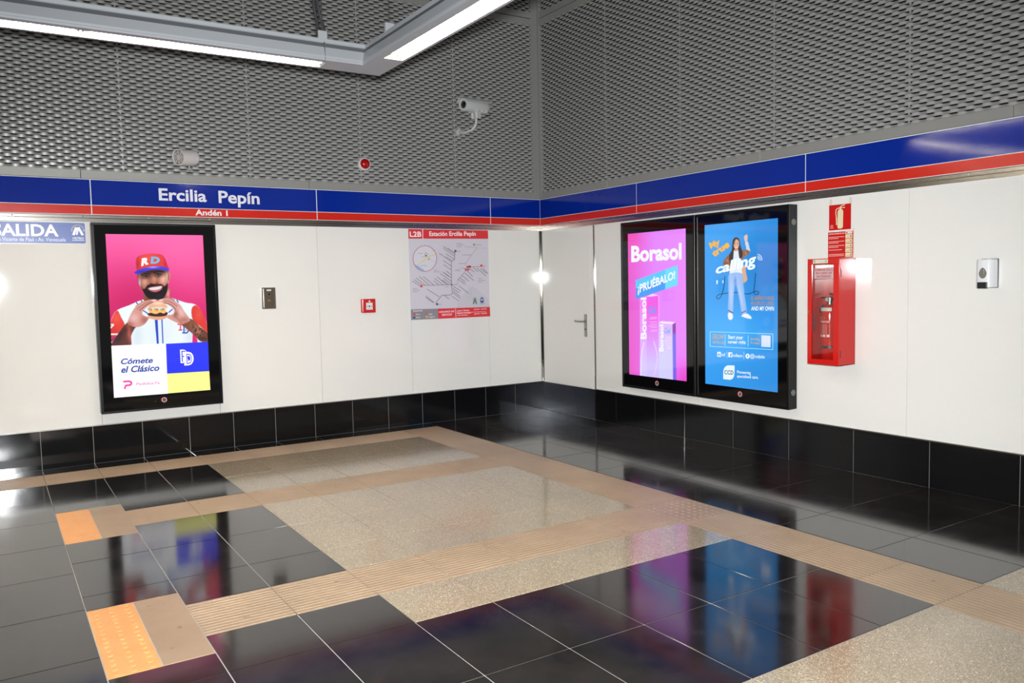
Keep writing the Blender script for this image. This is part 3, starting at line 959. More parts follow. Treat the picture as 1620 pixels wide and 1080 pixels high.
# forearms
a_ = pa.poly([(66, 1075), (98, 1000), (150, 925), (205, 850), (262, 812), (340, 838), (302, 890), (268, 962), (256, 1072)], (98, 54, 48))
pa.blob(250, 940, 26, 110, (206, 96, 84), .8, a_, -12); pa.blob(150, 960, 40, 90, (54, 30, 34), .8, a_, 30); pa.blob(215, 900, 20, 30, (70, 38, 36), .7, a_)
a_ = pa.poly([(776, 836), (840, 786), (896, 802), (960, 868), (1046, 940), (1046, 1016), (966, 1012), (890, 940)], (128, 76, 58))
pa.blob(930, 900, 30, 70, (196, 130, 100), .7, a_, -40); pa.blob(990, 985, 60, 30, (62, 36, 34), .8, a_)
rs = np.random.RandomState(3)
for k in range(26):
    x, y = 880 + rs.rand() * 150, 840 + rs.rand() * 150
    pa.blob(x, y, 7, 10, (46, 28, 30), .7, a_, rs.rand() * 180)
# hands behind burger, wrapper, burger
pa.poly([(372, 720), (400, 680), (470, 700), (450, 760), (400, 745)], (236, 240, 250)); pa.stroke([(388, 704), (440, 738)], 11, (52, 86, 170))
pa.poly([(620, 700), (660, 672), (692, 700), (670, 740), (620, 745)], (236, 240, 250)); pa.stroke([(650, 722), (682, 692)], 11, (52, 86, 170))
pa.poly([(436, 756), (530, 745), (632, 752), (612, 785), (540, 800), (458, 785)], (232, 168, 134))
pa.poly([(440, 735), (530, 715), (630, 722), (618, 756), (530, 766), (450, 756)], (66, 34, 34))
pa.poly([(440, 715), (500, 700), (560, 702), (622, 706), (600, 735), (560, 725), (520, 740), (470, 728)], (250, 196, 110))
for k in range(9):
    pa.blob(448 + 21 * k, 690 + 8 * math.sin(k * 2.2), 13, 12, ((120, 170, 66), (228, 62, 62), (236, 216, 196))[k % 3], .9)
u_ = pa.poly([(444, 682), (456, 640), (500, 612), (560, 612), (612, 640), (630, 676), (560, 670), (500, 672)], (236, 178, 138))
pa.blob(540, 632, 60, 18, (255, 224, 196), .8, u_)
# hands
h_ = pa.poly([(232, 836), (252, 770), (296, 690), (350, 634), (432, 602), (500, 592), (532, 600), (520, 616), (474, 628), (430, 668), (384, 712), (388, 750), (446, 778), (440, 796), (400, 845), (336, 872), (270, 862)], (214, 152, 142))
pa.blob(300, 780, 50, 46, (246, 206, 206), .55, h_); pa.blob(350, 720, 30, 60, (216, 150, 142), .6, h_, -35); pa.blob(405, 800, 40, 40, (168, 92, 84), .75, h_); pa.blob(250, 850, 40, 30, (150, 80, 72), .7, h_)
pa.stroke([(330, 690), (390, 646), (470, 612)], 7, (170, 96, 90)); pa.stroke([(352, 704), (420, 652), (486, 622)], 7, (120, 60, 58))
pa.stroke([(312, 664), (372, 622), (440, 606)], 5, (196, 128, 122)); pa.blob(498, 603, 22, 9, (255, 226, 222), .9, h_)
h_ = pa.poly([(536, 604), (566, 592), (640, 578), (702, 608), (762, 650), (802, 712), (858, 790), (852, 812), (792, 838), (764, 838), (714, 820), (632, 776), (640, 752), (690, 742), (704, 706), (680, 672), (640, 646), (580, 620)], (214, 152, 142))
pa.blob(770, 720, 34, 60, (248, 206, 204), .6, h_, -30); pa.blob(716, 740, 26, 36, (150, 82, 76), .75, h_); pa.blob(800, 800, 50, 30, (176, 104, 90), .7, h_)
pa.stroke([(586, 606), (660, 616), (730, 660)], 7, (176, 100, 96)); pa.stroke([(606, 628), (668, 648), (716, 692)], 7, (128, 66, 64)); pa.blob(570, 600, 24, 9, (255, 228, 224), .9, h_)
pa.stroke([(700, 760), (750, 800), (776, 836)], 6, (160, 90, 84))
scrA = pa.build('screen_picture', .80, 1.413, rootA, oA)
p = Print(.80, 1.413, -0.0002, HA, (165, 380, 6.353))
p.text('R', [(368, 262), (446, 240), (452, 166), (376, 182)], (250, 246, 246), .06)
p.text('D', [(464, 236), (552, 234), (560, 166), (470, 164)], (112, 190, 228), .06)
p.build('cap_lettering', 'screen', scrA)
p = Print(.80, 1.413, -0.0002, HA, (165, 535, 9.0))
Wh = (255, 255, 255)
p.poly([(98, 108), (877, 72), (909, 785), (137, 850)], Wh)
p.poly([(877, 76), (1475, 46), (1492, 460), (893, 500)], (44, 58, 246))
p.poly([(893, 502), (1493, 463), (1510, 730), (908, 783)], (253, 250, 150))
p.text('Cómete', [(235, 374), (692, 350), (690, 268), (232, 290)], (46, 74, 170), .028, .25)
p.text('el Clásico', [(240, 496), (785, 462), (780, 372), (236, 400)], (46, 74, 170), .028, .25)
p.stroke([(272, 618), (352, 612)], 26, (246, 70, 168)); p.stroke([(345, 613), (378, 620), (386, 642), (372, 664), (345, 668)], 26, (246, 70, 168))
p.stroke([(350, 668), (306, 672), (288, 718)], 26, (246, 70, 168))
p.text('PedidosYa', [(448, 672), (788, 650), (786, 612), (448, 632)], (246, 130, 200), .018, .2)
p.text('R', [(1086, 352), (1216, 344), (1208, 152), (1076, 160)], Wh, .09)
p.text('R', [(1104, 336), (1200, 330), (1192, 170), (1096, 176)], (60, 72, 246), -.012)
p.text('D', [(1138, 386), (1276, 378), (1268, 184), (1132, 192)], Wh, .09)
p.text('D', [(1172, 362), (1250, 356), (1242, 214), (1164, 220)], (60, 72, 246), -.012)
p.build('caption_panel', 'screen', scrA)
del pa

# ---- two displays on the right wall
qB = [(993.4, 370.6), (1084.8, 362.8), (1085.2, 602.6), (994.0, 592.0)]
rootB, oB, HB_ = display('advertising_display', (0, -2.064, .425), WALL_B, 'lit black-framed display with pink cosmetics advert, nearer the door', 1.02, 1.645, -.402, .131, .80, 1.40, qB)
pb = Paint(HB_, 0.0, 1.0, 110, 280)
U_, V_ = pb.U[..., None], pb.Vv[..., None]
c1, c2, c3 = np.array((228, 82, 196.)), np.array((222, 128, 250.)), np.array((228, 132, 255.))
pb.C[:] = np.where(U_ < .5, c1 * (1 - 2 * U_) + c2 * 2 * U_, c2 * (2 - 2 * U_) + c3 * (2 * U_ - 1)) / 255
pb.crop(980, 470, 7.2)
pb.blob(760, 1000, 160, 260, (238, 52, 186), .8); pb.blob(150, 300, 130, 300, (226, 92, 206), .5); pb.blob(110, -690, 150, 160, (236, 66, 170), .6)
# tall carton
pb.poly([(228, -2), (437, -20), (440, 960), (224, 930)], (236, 84, 224), smooth=False, soft=1.5, grad=((206, 190, 252), 300, 120, 330, 760))
pb.poly([(228, -2), (305, -8), (303, 930), (224, 930)], (238, 128, 236), smooth=False, soft=1.5, grad=((212, 196, 252), 260, 80, 260, 760))
pb.poly([(437, -22), (452, -20), (450, 300), (440, 300)], (240, 150, 250), smooth=False, soft=1.5)
pb.poly([(300, -4), (372, -42), (437, -22), (420, -14)], (240, 200, 250), smooth=False, soft=1.5)
pb.stroke([(270, 515), (250, 620), (238, 740), (234, 890)], 9, (240, 222, 255)); pb.stroke([(384, 500), (414, 610), (424, 690), (410, 790), (390, 880)], 9, (236, 208, 255))
# small carton
pb.poly([(440, 292), (598, 304), (604, 960), (440, 950)], (222, 176, 250), smooth=False, soft=1.5, grad=((208, 204, 252), 500, 330, 500, 640))
pb.poly([(440, 292), (470, 270), (636, 284), (600, 306)], (238, 226, 250), smooth=False, soft=1.5)
pb.poly([(600, 306), (636, 286), (640, 965), (604, 962)], (140, 62, 170), smooth=False, soft=1.5, grad=((118, 110, 232), 615, 395, 615, 430))
pb.poly([(606, 805), (640, 805), (640, 965), (606, 962)], (120, 92, 236), smooth=False, soft=8, alpha=.8)
scrB = pb.build('screen_picture', .80, 1.40, rootB, oB)
p = Print(.80, 1.40, -0.0002, HB_, (980, 360, 7.2))
PW = (238, 238, 255)
p.text('Borasol', [(134, 398), (708, 370), (708, 180), (134, 212)], PW, .04)
p.poly([(182, 600), (662, 430), (662, 655), (182, 815)], (64, 152, 240))
p.poly([(182, 600), (662, 430), (662, 560), (182, 690)], (84, 196, 250))
p.poly([(520, 480), (662, 430), (662, 655), (520, 703)], (104, 214, 250))
p.text('¡PRUÉBALO!', [(206, 772), (634, 608), (632, 470), (206, 630)], (240, 246, 255), .03)
p.crop = (980, 470, 7.2)
p.text('Borasol', [(303, 474), (303, 2), (240, 6), (234, 478)], PW, .035)
p.text('Gel', [(330, 190), (416, 182), (418, 92), (330, 100)], (122, 142, 240), .03, .3)
for yy, xa, xb_ in ((228, 350, 424), (243, 338, 420), (280, 340, 424), (305, 345, 424), (326, 318, 424), (342, 350, 424), (372, 360, 424), (386, 348, 424)):
    p.stroke([(xa, yy + 2), (xb_, yy - 2)], 5, (250, 190, 250))
p.text('Borasol', [(498, 614), (498, 310), (452, 312), (444, 618)], PW, .035)
p.text('Gel', [(506, 415), (582, 412), (582, 340), (508, 344)], (132, 176, 244), .03, .3)
for yy, xa, xb_ in ((450, 530, 590), (466, 520, 588), (486, 510, 590), (505, 505, 588), (528, 520, 590), (550, 530, 588), (572, 540, 590), (584, 535, 588)):
    p.stroke([(xa, yy), (xb_, yy)], 5, (238, 226, 255))
p.build('screen_lettering', 'screen', scrB)
del pb

qC = [(1114.0, 356.0), (1230.0, 344.7), (1230.0, 620.0), (1117.3, 607.5)]
rootC, oC, HC = display('advertising_display', (0, -3.099, .425), WALL_B, 'lit black-framed display with blue recruitment advert of a woman, nearer the fire cabinet', 1.02, 1.645, -.402, .131, .80, 1.412, qC, discs=True)
pc = Paint(HC, 0.0, 1.0, 170, 360)
U_, V_ = pc.U[..., None], pc.Vv[..., None]
pc.C[:] = (np.array((52, 156, 238.)) * (1 - U_) + np.array((44, 140, 220.)) * U_) / 255
pc.crop(1105, 345, 6.355)
pc.blob(760, 520, 300, 420, (38, 128, 206), .8); pc.blob(300, 1150, 420, 260, (72, 176, 252), .8); pc.blob(200, 100, 260, 160, (72, 164, 238), .6)
K = (26, 40, 60)
pc.stroke([(266, 590), (258, 680), (238, 768), (214, 812), (190, 816), (184, 800), (206, 776), (290, 760), (345, 754), (410, 752)], 6, K)
pc.stroke([(462, 768), (510, 766), (550, 748), (586, 740), (604, 754), (590, 772), (566, 768), (556, 740), (566, 640), (572, 560)], 6, K)
# raised arm, jacket, hair behind
pc.poly([(466, 246), (492, 236), (510, 300), (516, 338), (486, 344), (476, 292)], (206, 214, 226)); 
pc.poly([(455, 186), (480, 164), (492, 184), (486, 232), (466, 238), (458, 214)], (226, 190, 178))
pc.poly([(428, 338), (480, 322), (512, 336), (500, 362), (456, 396), (432, 420)], (150, 96, 66)); pc.stroke([(470, 340), (480, 372)], 7, (206, 150, 110))
pc.poly([(312, 366), (268, 408), (246, 452), (258, 486), (302, 492), (336, 446), (340, 380)], (142, 92, 66)); pc.stroke([(276, 420), (300, 440)], 7, (196, 138, 100)); pc.stroke([(258, 456), (290, 462)], 6, (90, 56, 44))
pc.poly([(346, 216), (376, 194), (406, 214), (420, 280), (442, 350), (432, 404), (408, 416), (340, 420), (330, 470), (308, 430), (308, 372), (332, 326), (338, 262)], (52, 34, 32))
pc.poly([(428, 500), (466, 480), (478, 560), (490, 622), (462, 652), (428, 640)], (214, 170, 142)); pc.poly([(424, 560), (438, 560), (446, 660), (436, 686), (424, 640)], (60, 50, 60))
# top, jeans, shoes
w_ = pc.poly([(352, 330), (404, 324), (424, 400), (434, 520), (430, 572), (318, 578), (326, 470), (340, 400)], (226, 234, 242)); pc.blob(372, 460, 14, 90, (190, 206, 226), .6, w_)
g_ = pc.poly([(312, 566), (430, 558), (446, 640), (462, 780), (484, 948), (440, 976), (410, 820), (376, 670), (364, 700), (352, 820), (346, 962), (300, 950), (302, 790), (300, 650)], (146, 184, 238))
pc.blob(330, 760, 14, 150, (186, 212, 248), .8, g_); pc.blob(425, 780, 12, 150, (184, 210, 248), .7, g_, -10); pc.blob(370, 640, 10, 40, (92, 130, 196), .8, g_)
pc.stroke([(302, 935), (346, 958)], 9, (60, 70, 110)); pc.stroke([(436, 958), (476, 938)], 8, (70, 86, 140))
pc.poly([(300, 962), (342, 968), (346, 1014), (322, 1030), (302, 1014)], (234, 238, 246)); pc.poly([(432, 988), (484, 964), (530, 998), (528, 1018), (480, 1010)], (234, 238, 246))
pc.poly([(262, 478), (300, 472), (320, 500), (316, 530), (296, 532), (290, 512)], (196, 140, 116))
# face
f_ = pc.poly([(352, 236), (376, 212), (402, 232), (406, 276), (394, 306), (378, 318), (362, 306), (350, 276)], (222, 168, 142))
pc.blob(364, 258, 6, 4, (40, 26, 26), .9, f_); pc.blob(390, 256, 6, 4, (40, 26, 26), .9, f_); pc.blob(378, 272, 4, 8, (240, 196, 170), .8, f_)
pc.stroke([(366, 290), (378, 296), (392, 288)], 7, (250, 244, 244)); pc.stroke([(364, 286), (378, 288), (394, 284)], 3, (150, 60, 60))
pc.poly([(346, 232), (358, 204), (378, 198), (366, 226), (354, 260), (348, 300)], (52, 34, 32))
pc.poly([(366, 312), (392, 310), (398, 330), (360, 332)], (206, 150, 126))
pc.poly([(344, 330), (352, 330), (346, 420), (328, 472), (312, 430)], (48, 32, 30)); pc.poly([(400, 320), (420, 300), (440, 370), (420, 412), (408, 400)], (48, 32, 30))
scrC = pc.build('screen_picture', .80, 1.412, rootC, oC)
p = Print(.80, 1.412, -0.0002, HC, (1105, 345, 6.355))
OR = (246, 178, 46); BR = (176, 134, 84); W2 = (236, 248, 255)
p.text('My', [(126, 328), (222, 288), (204, 204), (100, 252)], OR, .05)
p.text('true', [(152, 400), (316, 288), (290, 226), (130, 342)], OR, .05)
p.build('headline_lettering', 'screen', scrC)
p = Print(.80, 1.412, -0.0002, HC, p.crop)
p.text('calling', [(184, 594), (604, 508), (566, 350), (160, 478)], W2, .03, .3)
for r in (20, 36, 52):
    p.ring(584, 424, r, r * 1.15, 5.5, W2, -80, 5, 12)
p.build('script_lettering', 'screen', scrC)
p = Print(.80, 1.412, -0.0002, HC, p.crop)
p.text('!', [(178, 668), (196, 668), (196, 630), (180, 630)], W2, .05)
p.build('small_mark', 'screen', scrC)
p = Print(.80, 1.412, -0.0002, HC, p.crop)
p.text('!', [(240, 660), (252, 660), (252, 632), (240, 632)], W2, .05)
p.build('small_mark', 'screen', scrC)
p = Print(.80, 1.412, -0.0002, HC, p.crop)
p.text('IS IMPROVING', [(530, 830), (756, 826), (756, 788), (530, 792)], BR, .015)
p.text("PEOPLE'S LIVES", [(530, 882), (756, 880), (756, 840), (530, 844)], BR, .015)
p.text('AND MY OWN', [(530, 934), (756, 936), (756, 892), (530, 892)], W2, .02)
p.build('slogan_lettering', 'screen', scrC)
p = Print(.80, 1.412, -0.0002, HC, p.crop)
p.crop = (1105, 510, 7.7125)
CY = (150, 222, 252)
p.stroke([(148, 122), (905, 145), (905, 334), (148, 300), (148, 122)], 8, CY)
p.text('GROW', [(174, 212), (318, 215), (318, 156), (174, 150)], (206, 166, 72), .012)
p.text('WITH US', [(176, 268), (320, 276), (320, 238), (176, 230)], (206, 166, 72), .015)
p.stroke([(330, 156), (330, 290)], 8, CY); p.stroke([(608, 164), (608, 296)], 8, CY)
p.text('Start your', [(364, 222), (546, 228), (546, 166), (364, 160)], W2, .018)
p.text('career right', [(364, 272), (580, 286), (580, 226), (364, 222)], W2, .018)
p.text('Joining', [(636, 228), (748, 236), (748, 194), (636, 186)], (206, 166, 72), .012)
p.text('is easy', [(640, 272), (748, 280), (748, 244), (640, 236)], (206, 166, 72), .012)
p.poly([(768, 160), (878, 166), (878, 306), (768, 300)], (214, 224, 244))
p.build('information_box', 'screen', scrC)
p = Print(.80, 1.412, -0.0002, HC, p.crop)
p.poly([(236, 366), (280, 366), (280, 428), (236, 424)], W2); p.text('in', [(244, 416), (274, 416), (274, 380), (244, 380)], (60, 150, 230), .04)
p.text('ccd', [(284, 418), (330, 420), (330, 376), (284, 376)], W2, .012)
p.stroke([(354, 362), (354, 440)], 6, CY); p.stroke([(558, 368), (558, 452)], 6, CY)
p.poly([(370, 370), (418, 372), (418, 432), (370, 428)], W2); p.text('f', [(390, 428), (412, 430), (412, 384), (390, 384)], (60, 150, 230), .05)
p.text('ccdlearn', [(424, 424), (540, 432), (540, 392), (424, 386)], W2, .012)
p.ellipse(603, 415, 25, 30, W2); p.text('f', [(594, 432), (612, 432), (612, 400), (594, 400)], (60, 150, 230), .05)
p.ring(660, 418, 23, 27, 6, W2); p.ring(660, 418, 10, 12, 5, W2)
p.text('ccdjobs', [(694, 446), (808, 452), (808, 404), (694, 398)], W2, .012)
p.build('social_media_row', 'screen', scrC)
p = Print(.80, 1.412, -0.0002, HC, p.crop)
leaf = [(310, 695), (310, 610), (316, 572), (334, 544), (362, 528), (446, 530), (446, 612), (440, 660), (424, 690), (392, 704)]
p.poly(leaf, (226, 242, 252))
p.text('CCD', [(324, 638), (434, 642), (434, 590), (324, 586)], (34, 84, 130), .02)
p.text('Pioneering', [(476, 634), (640, 648), (640, 598), (476, 588)], W2, .012)
p.text('specialised care.', [(476, 684), (732, 700), (732, 652), (476, 640)], W2, .012)
p.build('company_logo', 'screen', scrC)
del pc

# ------------------------------------------------------------------ exit sign
sg = tag(empty('exit_sign', (-5.6, -.0005, 1.903)), 'blue SALIDA exit sign with white rim at the left edge', 'sign')
b = MB().prism(rounded(0, .857, 0, .187, .014), -.005, -.0005); b.build('sign_plate', 'white_plastic', sg)
p = Print(1, 1, -.0052)
BL = (78, 102, 176); WW = (238, 238, 244)
p.poly(rounded(.006, .851, .006, .181, .012), BL)
p.tbox('SALIDA', .176, .062, .650, .165, WW, .03)
p.tbox('Calle San Vicente de Paul - Av. Venezuela', .10, .022, .70, .054, (206, 214, 236), .008)
# metro mark: arch over two slanted strokes
cx, cz = .795, .112
p.ring(cx, cz, .046, .050, .010, WW, 0, 180, 20)
p.stroke([(cx - .034, cz - .032), (cx - .012, cz + .028)], .020, WW); p.stroke([(cx - .010, cz - .030), (cx + .004, cz + .028)], .014, WW)
p.stroke([(cx + .006, cz + .028), (cx + .034, cz - .032)], .020, WW)
p.tbox('METRO', cx - .042, .040, cx + .042, .060, WW, .02)
p.stroke([(cx - .045, .032), (cx + .045, .032)], .005, WW)
p.build('sign_lettering', 'print', sg)

# ------------------------------------------------------------------ network map
mp = tag(empty('station_map', (-1.702, -.0005, 1.129)), 'red-headed metro network map sheet on the white panel', 'sign')
MB().box(0, .982, -.004, -.0005, 0, .960, bev=.0008).build('map_sheet', 'white_plastic', mp)
HM = homography([(645.5, 361.5), (771.5, 365.0), (773.5, 500.0), (649.5, 505.5)], [(0, 1), (1, 1), (1, 0), (0, 0)])
p = Print(.982, .960, -.0042, HM, (640, 350, 6.75))
BGc = (206, 203, 212); RD = (218, 50, 54); DK = (92, 90, 98); GY = (140, 138, 146)
p.poly([(37, 78), (888, 101), (901, 1012), (64, 1050)], BGc)
p.poly([(560, 860), (640, 760), (720, 690), (880, 820), (902, 916), (560, 930)], (198, 196, 204))
p.poly([(37, 78), (888, 101), (890, 190), (40, 182)], RD)
p.poly([(189, 82), (196, 82), (198, 186), (191, 186)], (244, 236, 236))
p.text('L2B', [(54, 164), (180, 164), (178, 106), (52, 104)], (244, 236, 236), .03)
p.text('Estación Ercilia Pepín', [(264, 172), (760, 172), (758, 110), (262, 106)], (246, 232, 232), .025)
# inset plan
p.ellipse(215, 398, 126, 138, (214, 212, 220), 32)
p.poly([(105, 460), (150, 478), (215, 525), (190, 534), (140, 512), (112, 482)], (150, 182, 222))
p.stroke([(136, 468), (200, 420), (250, 378), (330, 352)], 9, (222, 208, 120)); p.stroke([(250, 378), (290, 420), (335, 440)], 4, (196, 194, 200))
p.ellipse(258, 402, 14, 14, (176, 196, 140)); p.ring(228, 354, 12, 20, 4, (196, 70, 80)); p.ellipse(226, 366, 6, 7, (60, 40, 50))
p.ring(215, 398, 126, 138, 5, (176, 66, 84))
for a in ((140, 342, 195), (180, 378, 215), (165, 472, 232), (300, 312, 325)): p.stroke([(a[0], a[1]), (a[2], a[1] + 1)], 4, GY)
# lines of the network
p.stroke([(535, 330), (530, 410), (497, 432), (497, 680), (506, 768), (490, 786), (395, 790), (325, 872)], 5, DK)
p.stroke([(168, 684), (330, 682), (548, 676), (562, 668)], 4, DK); p.stroke([(168, 684), (250, 683)], 5, (200, 70, 76))
p.stroke([(560, 628), (600, 586), (668, 510), (690, 490), (860, 482)], 4, (150, 100, 104)); p.stroke([(690, 490), (860, 482)], 5, (204, 90, 94))
p.stroke([(640, 470), (700, 375), (772, 284), (640, 272)], 3, GY); p.stroke([(772, 284), (880, 292)], 2, (170, 168, 176)); p.stroke([(560, 628), (565, 660)], 3, DK)
p.ring(600, 770, 105, 100, 2, (180, 178, 186), -70, 60)
# slanted station names: thin grey lines
def names(rows_):
    for x0, y0, x1, y1 in rows_:
        p.stroke([(x0, y0), (x1, y1)], 5.5, (112, 110, 118), up=False)
p.layer += 1
names([(412, 268, 530, 350), (412, 290, 526, 372), (460, 288, 530, 336), (440, 348, 528, 408), (368, 342, 492, 430), (440, 380, 500, 420),
       (412, 420, 494, 478), (415, 465, 494, 518), (440, 530, 494, 572), (405, 540, 494, 604), (380, 560, 494, 640), (415, 548, 470, 590)])
names([(82, 638, 160, 690), (98, 622, 180, 680), (122, 605, 218, 684), (155, 590, 262, 684), (196, 590, 310, 682), (310, 634, 360, 680), (318, 610, 404, 678),
       (345, 594, 448, 678), (415, 612, 494, 672), (398, 628, 470, 680)])
names([(236, 724, 366, 806), (222, 796, 310, 866), (222, 812, 300, 868), (416, 788, 470, 830), (500, 800, 570, 848), (516, 694, 594, 746), (512, 716, 580, 768),
       (514, 742, 590, 806), (512, 762, 586, 824), (576, 690, 680, 772)])
names([(572, 622, 640, 676), (590, 606, 648, 656), (612, 582, 680, 640), (640, 556, 734, 634), (664, 530, 720, 590), (690, 506, 740, 544), (728, 496, 780, 540),
       (766, 500, 866, 588), (806, 508, 870, 560), (830, 504, 882, 560)])
for a in ((552, 236, 604), (552, 252, 630), (552, 272, 606), (614, 360, 706), (575, 452, 650), (590, 502, 650), (555, 518, 580), (530, 528, 594), (82, 718, 132), (82, 736, 160), (82, 754, 134),
          (778, 614, 822), (778, 634, 854), (778, 652, 816), (308, 522, 345), (308, 540, 384), (428, 700, 466), (765, 254, 812), (560, 322, 592), (350, 886, 392)):
    p.stroke([(a[0], a[1]), (a[2], a[1] + 1)], 5, (150, 148, 156), up=False)
p.layer += 1
for cx, cy, c in ((540, 318, (70, 74, 110)), (342, 884, (60, 78, 120)), (176, 694, (206, 60, 66)), (740, 252, (150, 160, 110)), (668, 488, (206, 56, 60)), (692, 486, (150, 30, 40)), (815, 476, (206, 60, 66)), (650, 518, (190, 90, 80)), (675, 518, (190, 90, 80))):
    p.rect(cx - 11, cy - 11, cx + 11, cy + 11, c, up=False)
p.ellipse(500, 680, 7, 7, (60, 60, 70))
# marks of the operators
p.ring(744, 846, 20, 30, 5, (130, 176, 150), 180, 360, 14); p.stroke([(726, 880), (744, 828), (762, 880)], 9, (44, 96, 70)); p.stroke([(732, 864), (756, 864)], 7, (44, 96, 70)); p.stroke([(724, 884), (764, 883)], 4, GY)
p.poly([(800, 862), (800, 826), (808, 814), (828, 813), (836, 826), (837, 862), (828, 872), (808, 872)], (52, 84, 140)); p.poly([(807, 850), (807, 828), (830, 827), (830, 849)], BGc); p.stroke([(818, 832), (824, 838), (816, 846)], 5, (52, 84, 140)); p.stroke([(794, 882), (844, 880)], 4, (90, 116, 160))
# footer
p.poly([(62, 940), (350, 932), (354, 1040), (66, 1052)], (138, 136, 140)); p.poly([(350, 932), (901, 915), (904, 1014), (354, 1040)], RD)
WT = (240, 226, 226)
p.text('Leyenda', [(86, 968), (188, 964), (188, 944), (86, 948)], WT, .02)
for cx, cy, c in ((98, 990, (206, 70, 80)), (98, 1026, (60, 80, 130)), (232, 1020, (222, 180, 80))): p.ellipse(cx, cy, 12, 12, c, 12)
p.stroke([(218, 986), (246, 985)], 8, RD)
p.text('Metro', [(118, 1000), (160, 998), (160, 982), (118, 984)], WT, .01); p.text('Línea', [(252, 998), (290, 996), (290, 978), (252, 980)], WT, .01)
p.text('Buses', [(118, 1032), (162, 1030), (162, 1014), (118, 1016)], WT, .01); p.text('Teleférico', [(252, 1030), (316, 1026), (316, 1008), (252, 1012)], WT, .01)
p.text('HORARIOS DE', [(362, 978), (522, 970), (522, 950), (362, 958)], WT, .02); p.text('SERVICIO', [(392, 1010), (500, 1004), (500, 982), (392, 988)], WT, .02)
p.stroke([(535, 934), (540, 1022)], 5, WT); p.stroke([(546, 976), (862, 964)], 3, WT)
p.text('Lunes a Viernes', [(550, 964), (682, 958), (682, 938), (550, 944)], WT, .015); p.text('Sábados, Domingos', [(552, 994), (702, 986), (702, 968), (552, 976)], WT, .015); p.text('y días feriados', [(552, 1014), (664, 1008), (664, 992), (552, 998)], WT, .015)
p.text('6:00 AM - 10:30 PM', [(732, 948), (864, 942), (864, 928), (732, 934)], WT, .015); p.text('6:00 AM - 10:00 PM', [(734, 996), (866, 988), (866, 974), (734, 982)], WT, .015)
p.build('map_print', 'print', mp)

# ------------------------------------------------------------------ card reader
cr = tag(empty('access_reader', (-3.203, 0, 1.296)), 'bronze access reader in a bright steel surround left of the alarm point', 'reader')
b = MB()
b.prism(rounded(-.066, .066, 0, .205, .005), -.010, 0.0); b.build('steel_surround', 'steel', cr)
MB().prism(rounded(-.05, .046, .012, .195, .003), -.020, -.009).build('reader_face', 'bronze_plate', cr)
MB().box(-.022, .022, -.0225, -.0195, .172, .187, bev=.001).build('name_plate', 'white_plastic', cr)
MB().lathe([(0, 0), (.008, 0), (.007, .0015), (0, .0015)], 16, Matrix.Translation((0.002, -.020, .141)) @ Matrix.Rotation(PI / 2, 4, 'X'), cap=False).build('camera_hole', 'lens_black', cr)
MB().prism(rounded(-.012, .010, .074, .088, .003), -.0225, -.0195).build('push_button', 'satin_steel', cr)

# ------------------------------------------------------------------ fire alarm call point
ca = tag(empty('fire_alarm_call_point', (-2.19, 0, 1.222)), 'red square fire alarm call point with white break panel', 'alarm')
MB().box(-.073, .073, -.05, 0, 0, .142, bev=.006, seg=2).build('case', 'red_paint', ca)
MB().box(-.062, .062, -.053, -.048, .012, .130, bev=.002).build('front_cover', 'red_paint', ca)
MB().box(-.034, .036, -.0555, -.0525, .032, .103, bev=.001).build('break_panel', 'white_plastic', ca)
p = Print(1, 1, -.0557)
p.ellipse(0, .067, .009, .009, (50, 50, 54), 14)
for x0, s_ in ((-.026, 1), (.028, -1)): p.poly([(x0, .060), (x0, .074), (x0 + s_ * .013, .067)], (70, 100, 78))
p.stroke([(-.02, .046), (.022, .046)], .003, (150, 150, 150))
p.build('break_panel_print', 'print', ca)
MB().lathe([(0, 0), (.010, 0), (.008, .003), (0, .004)], 14, Matrix.Translation((.004, -.053, .118)) @ Matrix.Rotation(PI / 2, 4, 'X'), cap=False).build('indicator', 'white_plastic', ca)

# ------------------------------------------------------------------ alarm beacon
be = tag(empty('alarm_beacon', (-2.172, .012, 2.738)), 'round red alarm beacon with white rim on the grey mesh', 'alarm')
RX = Matrix.Rotation(PI / 2, 4, 'X')
MB().lathe([(0, -.012), (.062, -.012), (.062, .03), (.058, .036), (.052, .036), (.052, .03), (0, .03)], 32, RX, cap=False).build('rim', 'white_plastic', be, smooth=True)
MB().lathe([(.052, .03), (.05, .044), (.043, .056), (.03, .065), (.015, .069), (0, .070)], 32, RX, cap=False).build('lens', 'beacon_red', be, smooth=True)
MB().lathe([(.006, .066), (.005, .071), (0, .072)], 8, RX, cap=False).build('lens_tip', 'brass', be)

# ------------------------------------------------------------------ projector loudspeaker
ls = tag(empty('projector_loudspeaker', (-3.885, .012, 2.672)), 'white round projector loudspeaker mounted on the grey mesh', 'loudspeaker')
ax = Vector((-.85, -.51, -.10)).normalized()
ctr = Vector((-.035, -.150, .0))
base = ctr - ax * .095
mt = Matrix.Translation(base) @ ax.to_track_quat('Z', 'Y').to_matrix().to_4x4()
MB().lathe([(0, 0), (.058, 0), (.068, .012), (.070, .03), (.070, .175), (.0735, .178), (.0735, .192), (.0665, .192), (.0655, .180)], 36, mt, cap=False).build('body', 'offwhite_plastic', ls, smooth=True)
MB().lathe([(.0655, .180), (.064, .165), (.04, .168), (.02, .176), (0, .180)], 36, mt, cap=False).build('cone_grille', 'speaker_grille', ls, smooth=True)
b = MB()
for k in range(8):
    a = k * PI / 4
    d = mt.to_3x3() @ Vector((math.cos(a), math.sin(a), 0)); q = mt @ Vector((0, 0, .186))
    b.cyl(q, q + d * .065, .0022, 6)
for r in (.022, .044):
    pts = [mt @ Vector((r * math.cos(k * PI / 10), r * math.sin(k * PI / 10), .187)) for k in range(21)]
    b.tube(pts, .0016, 5)
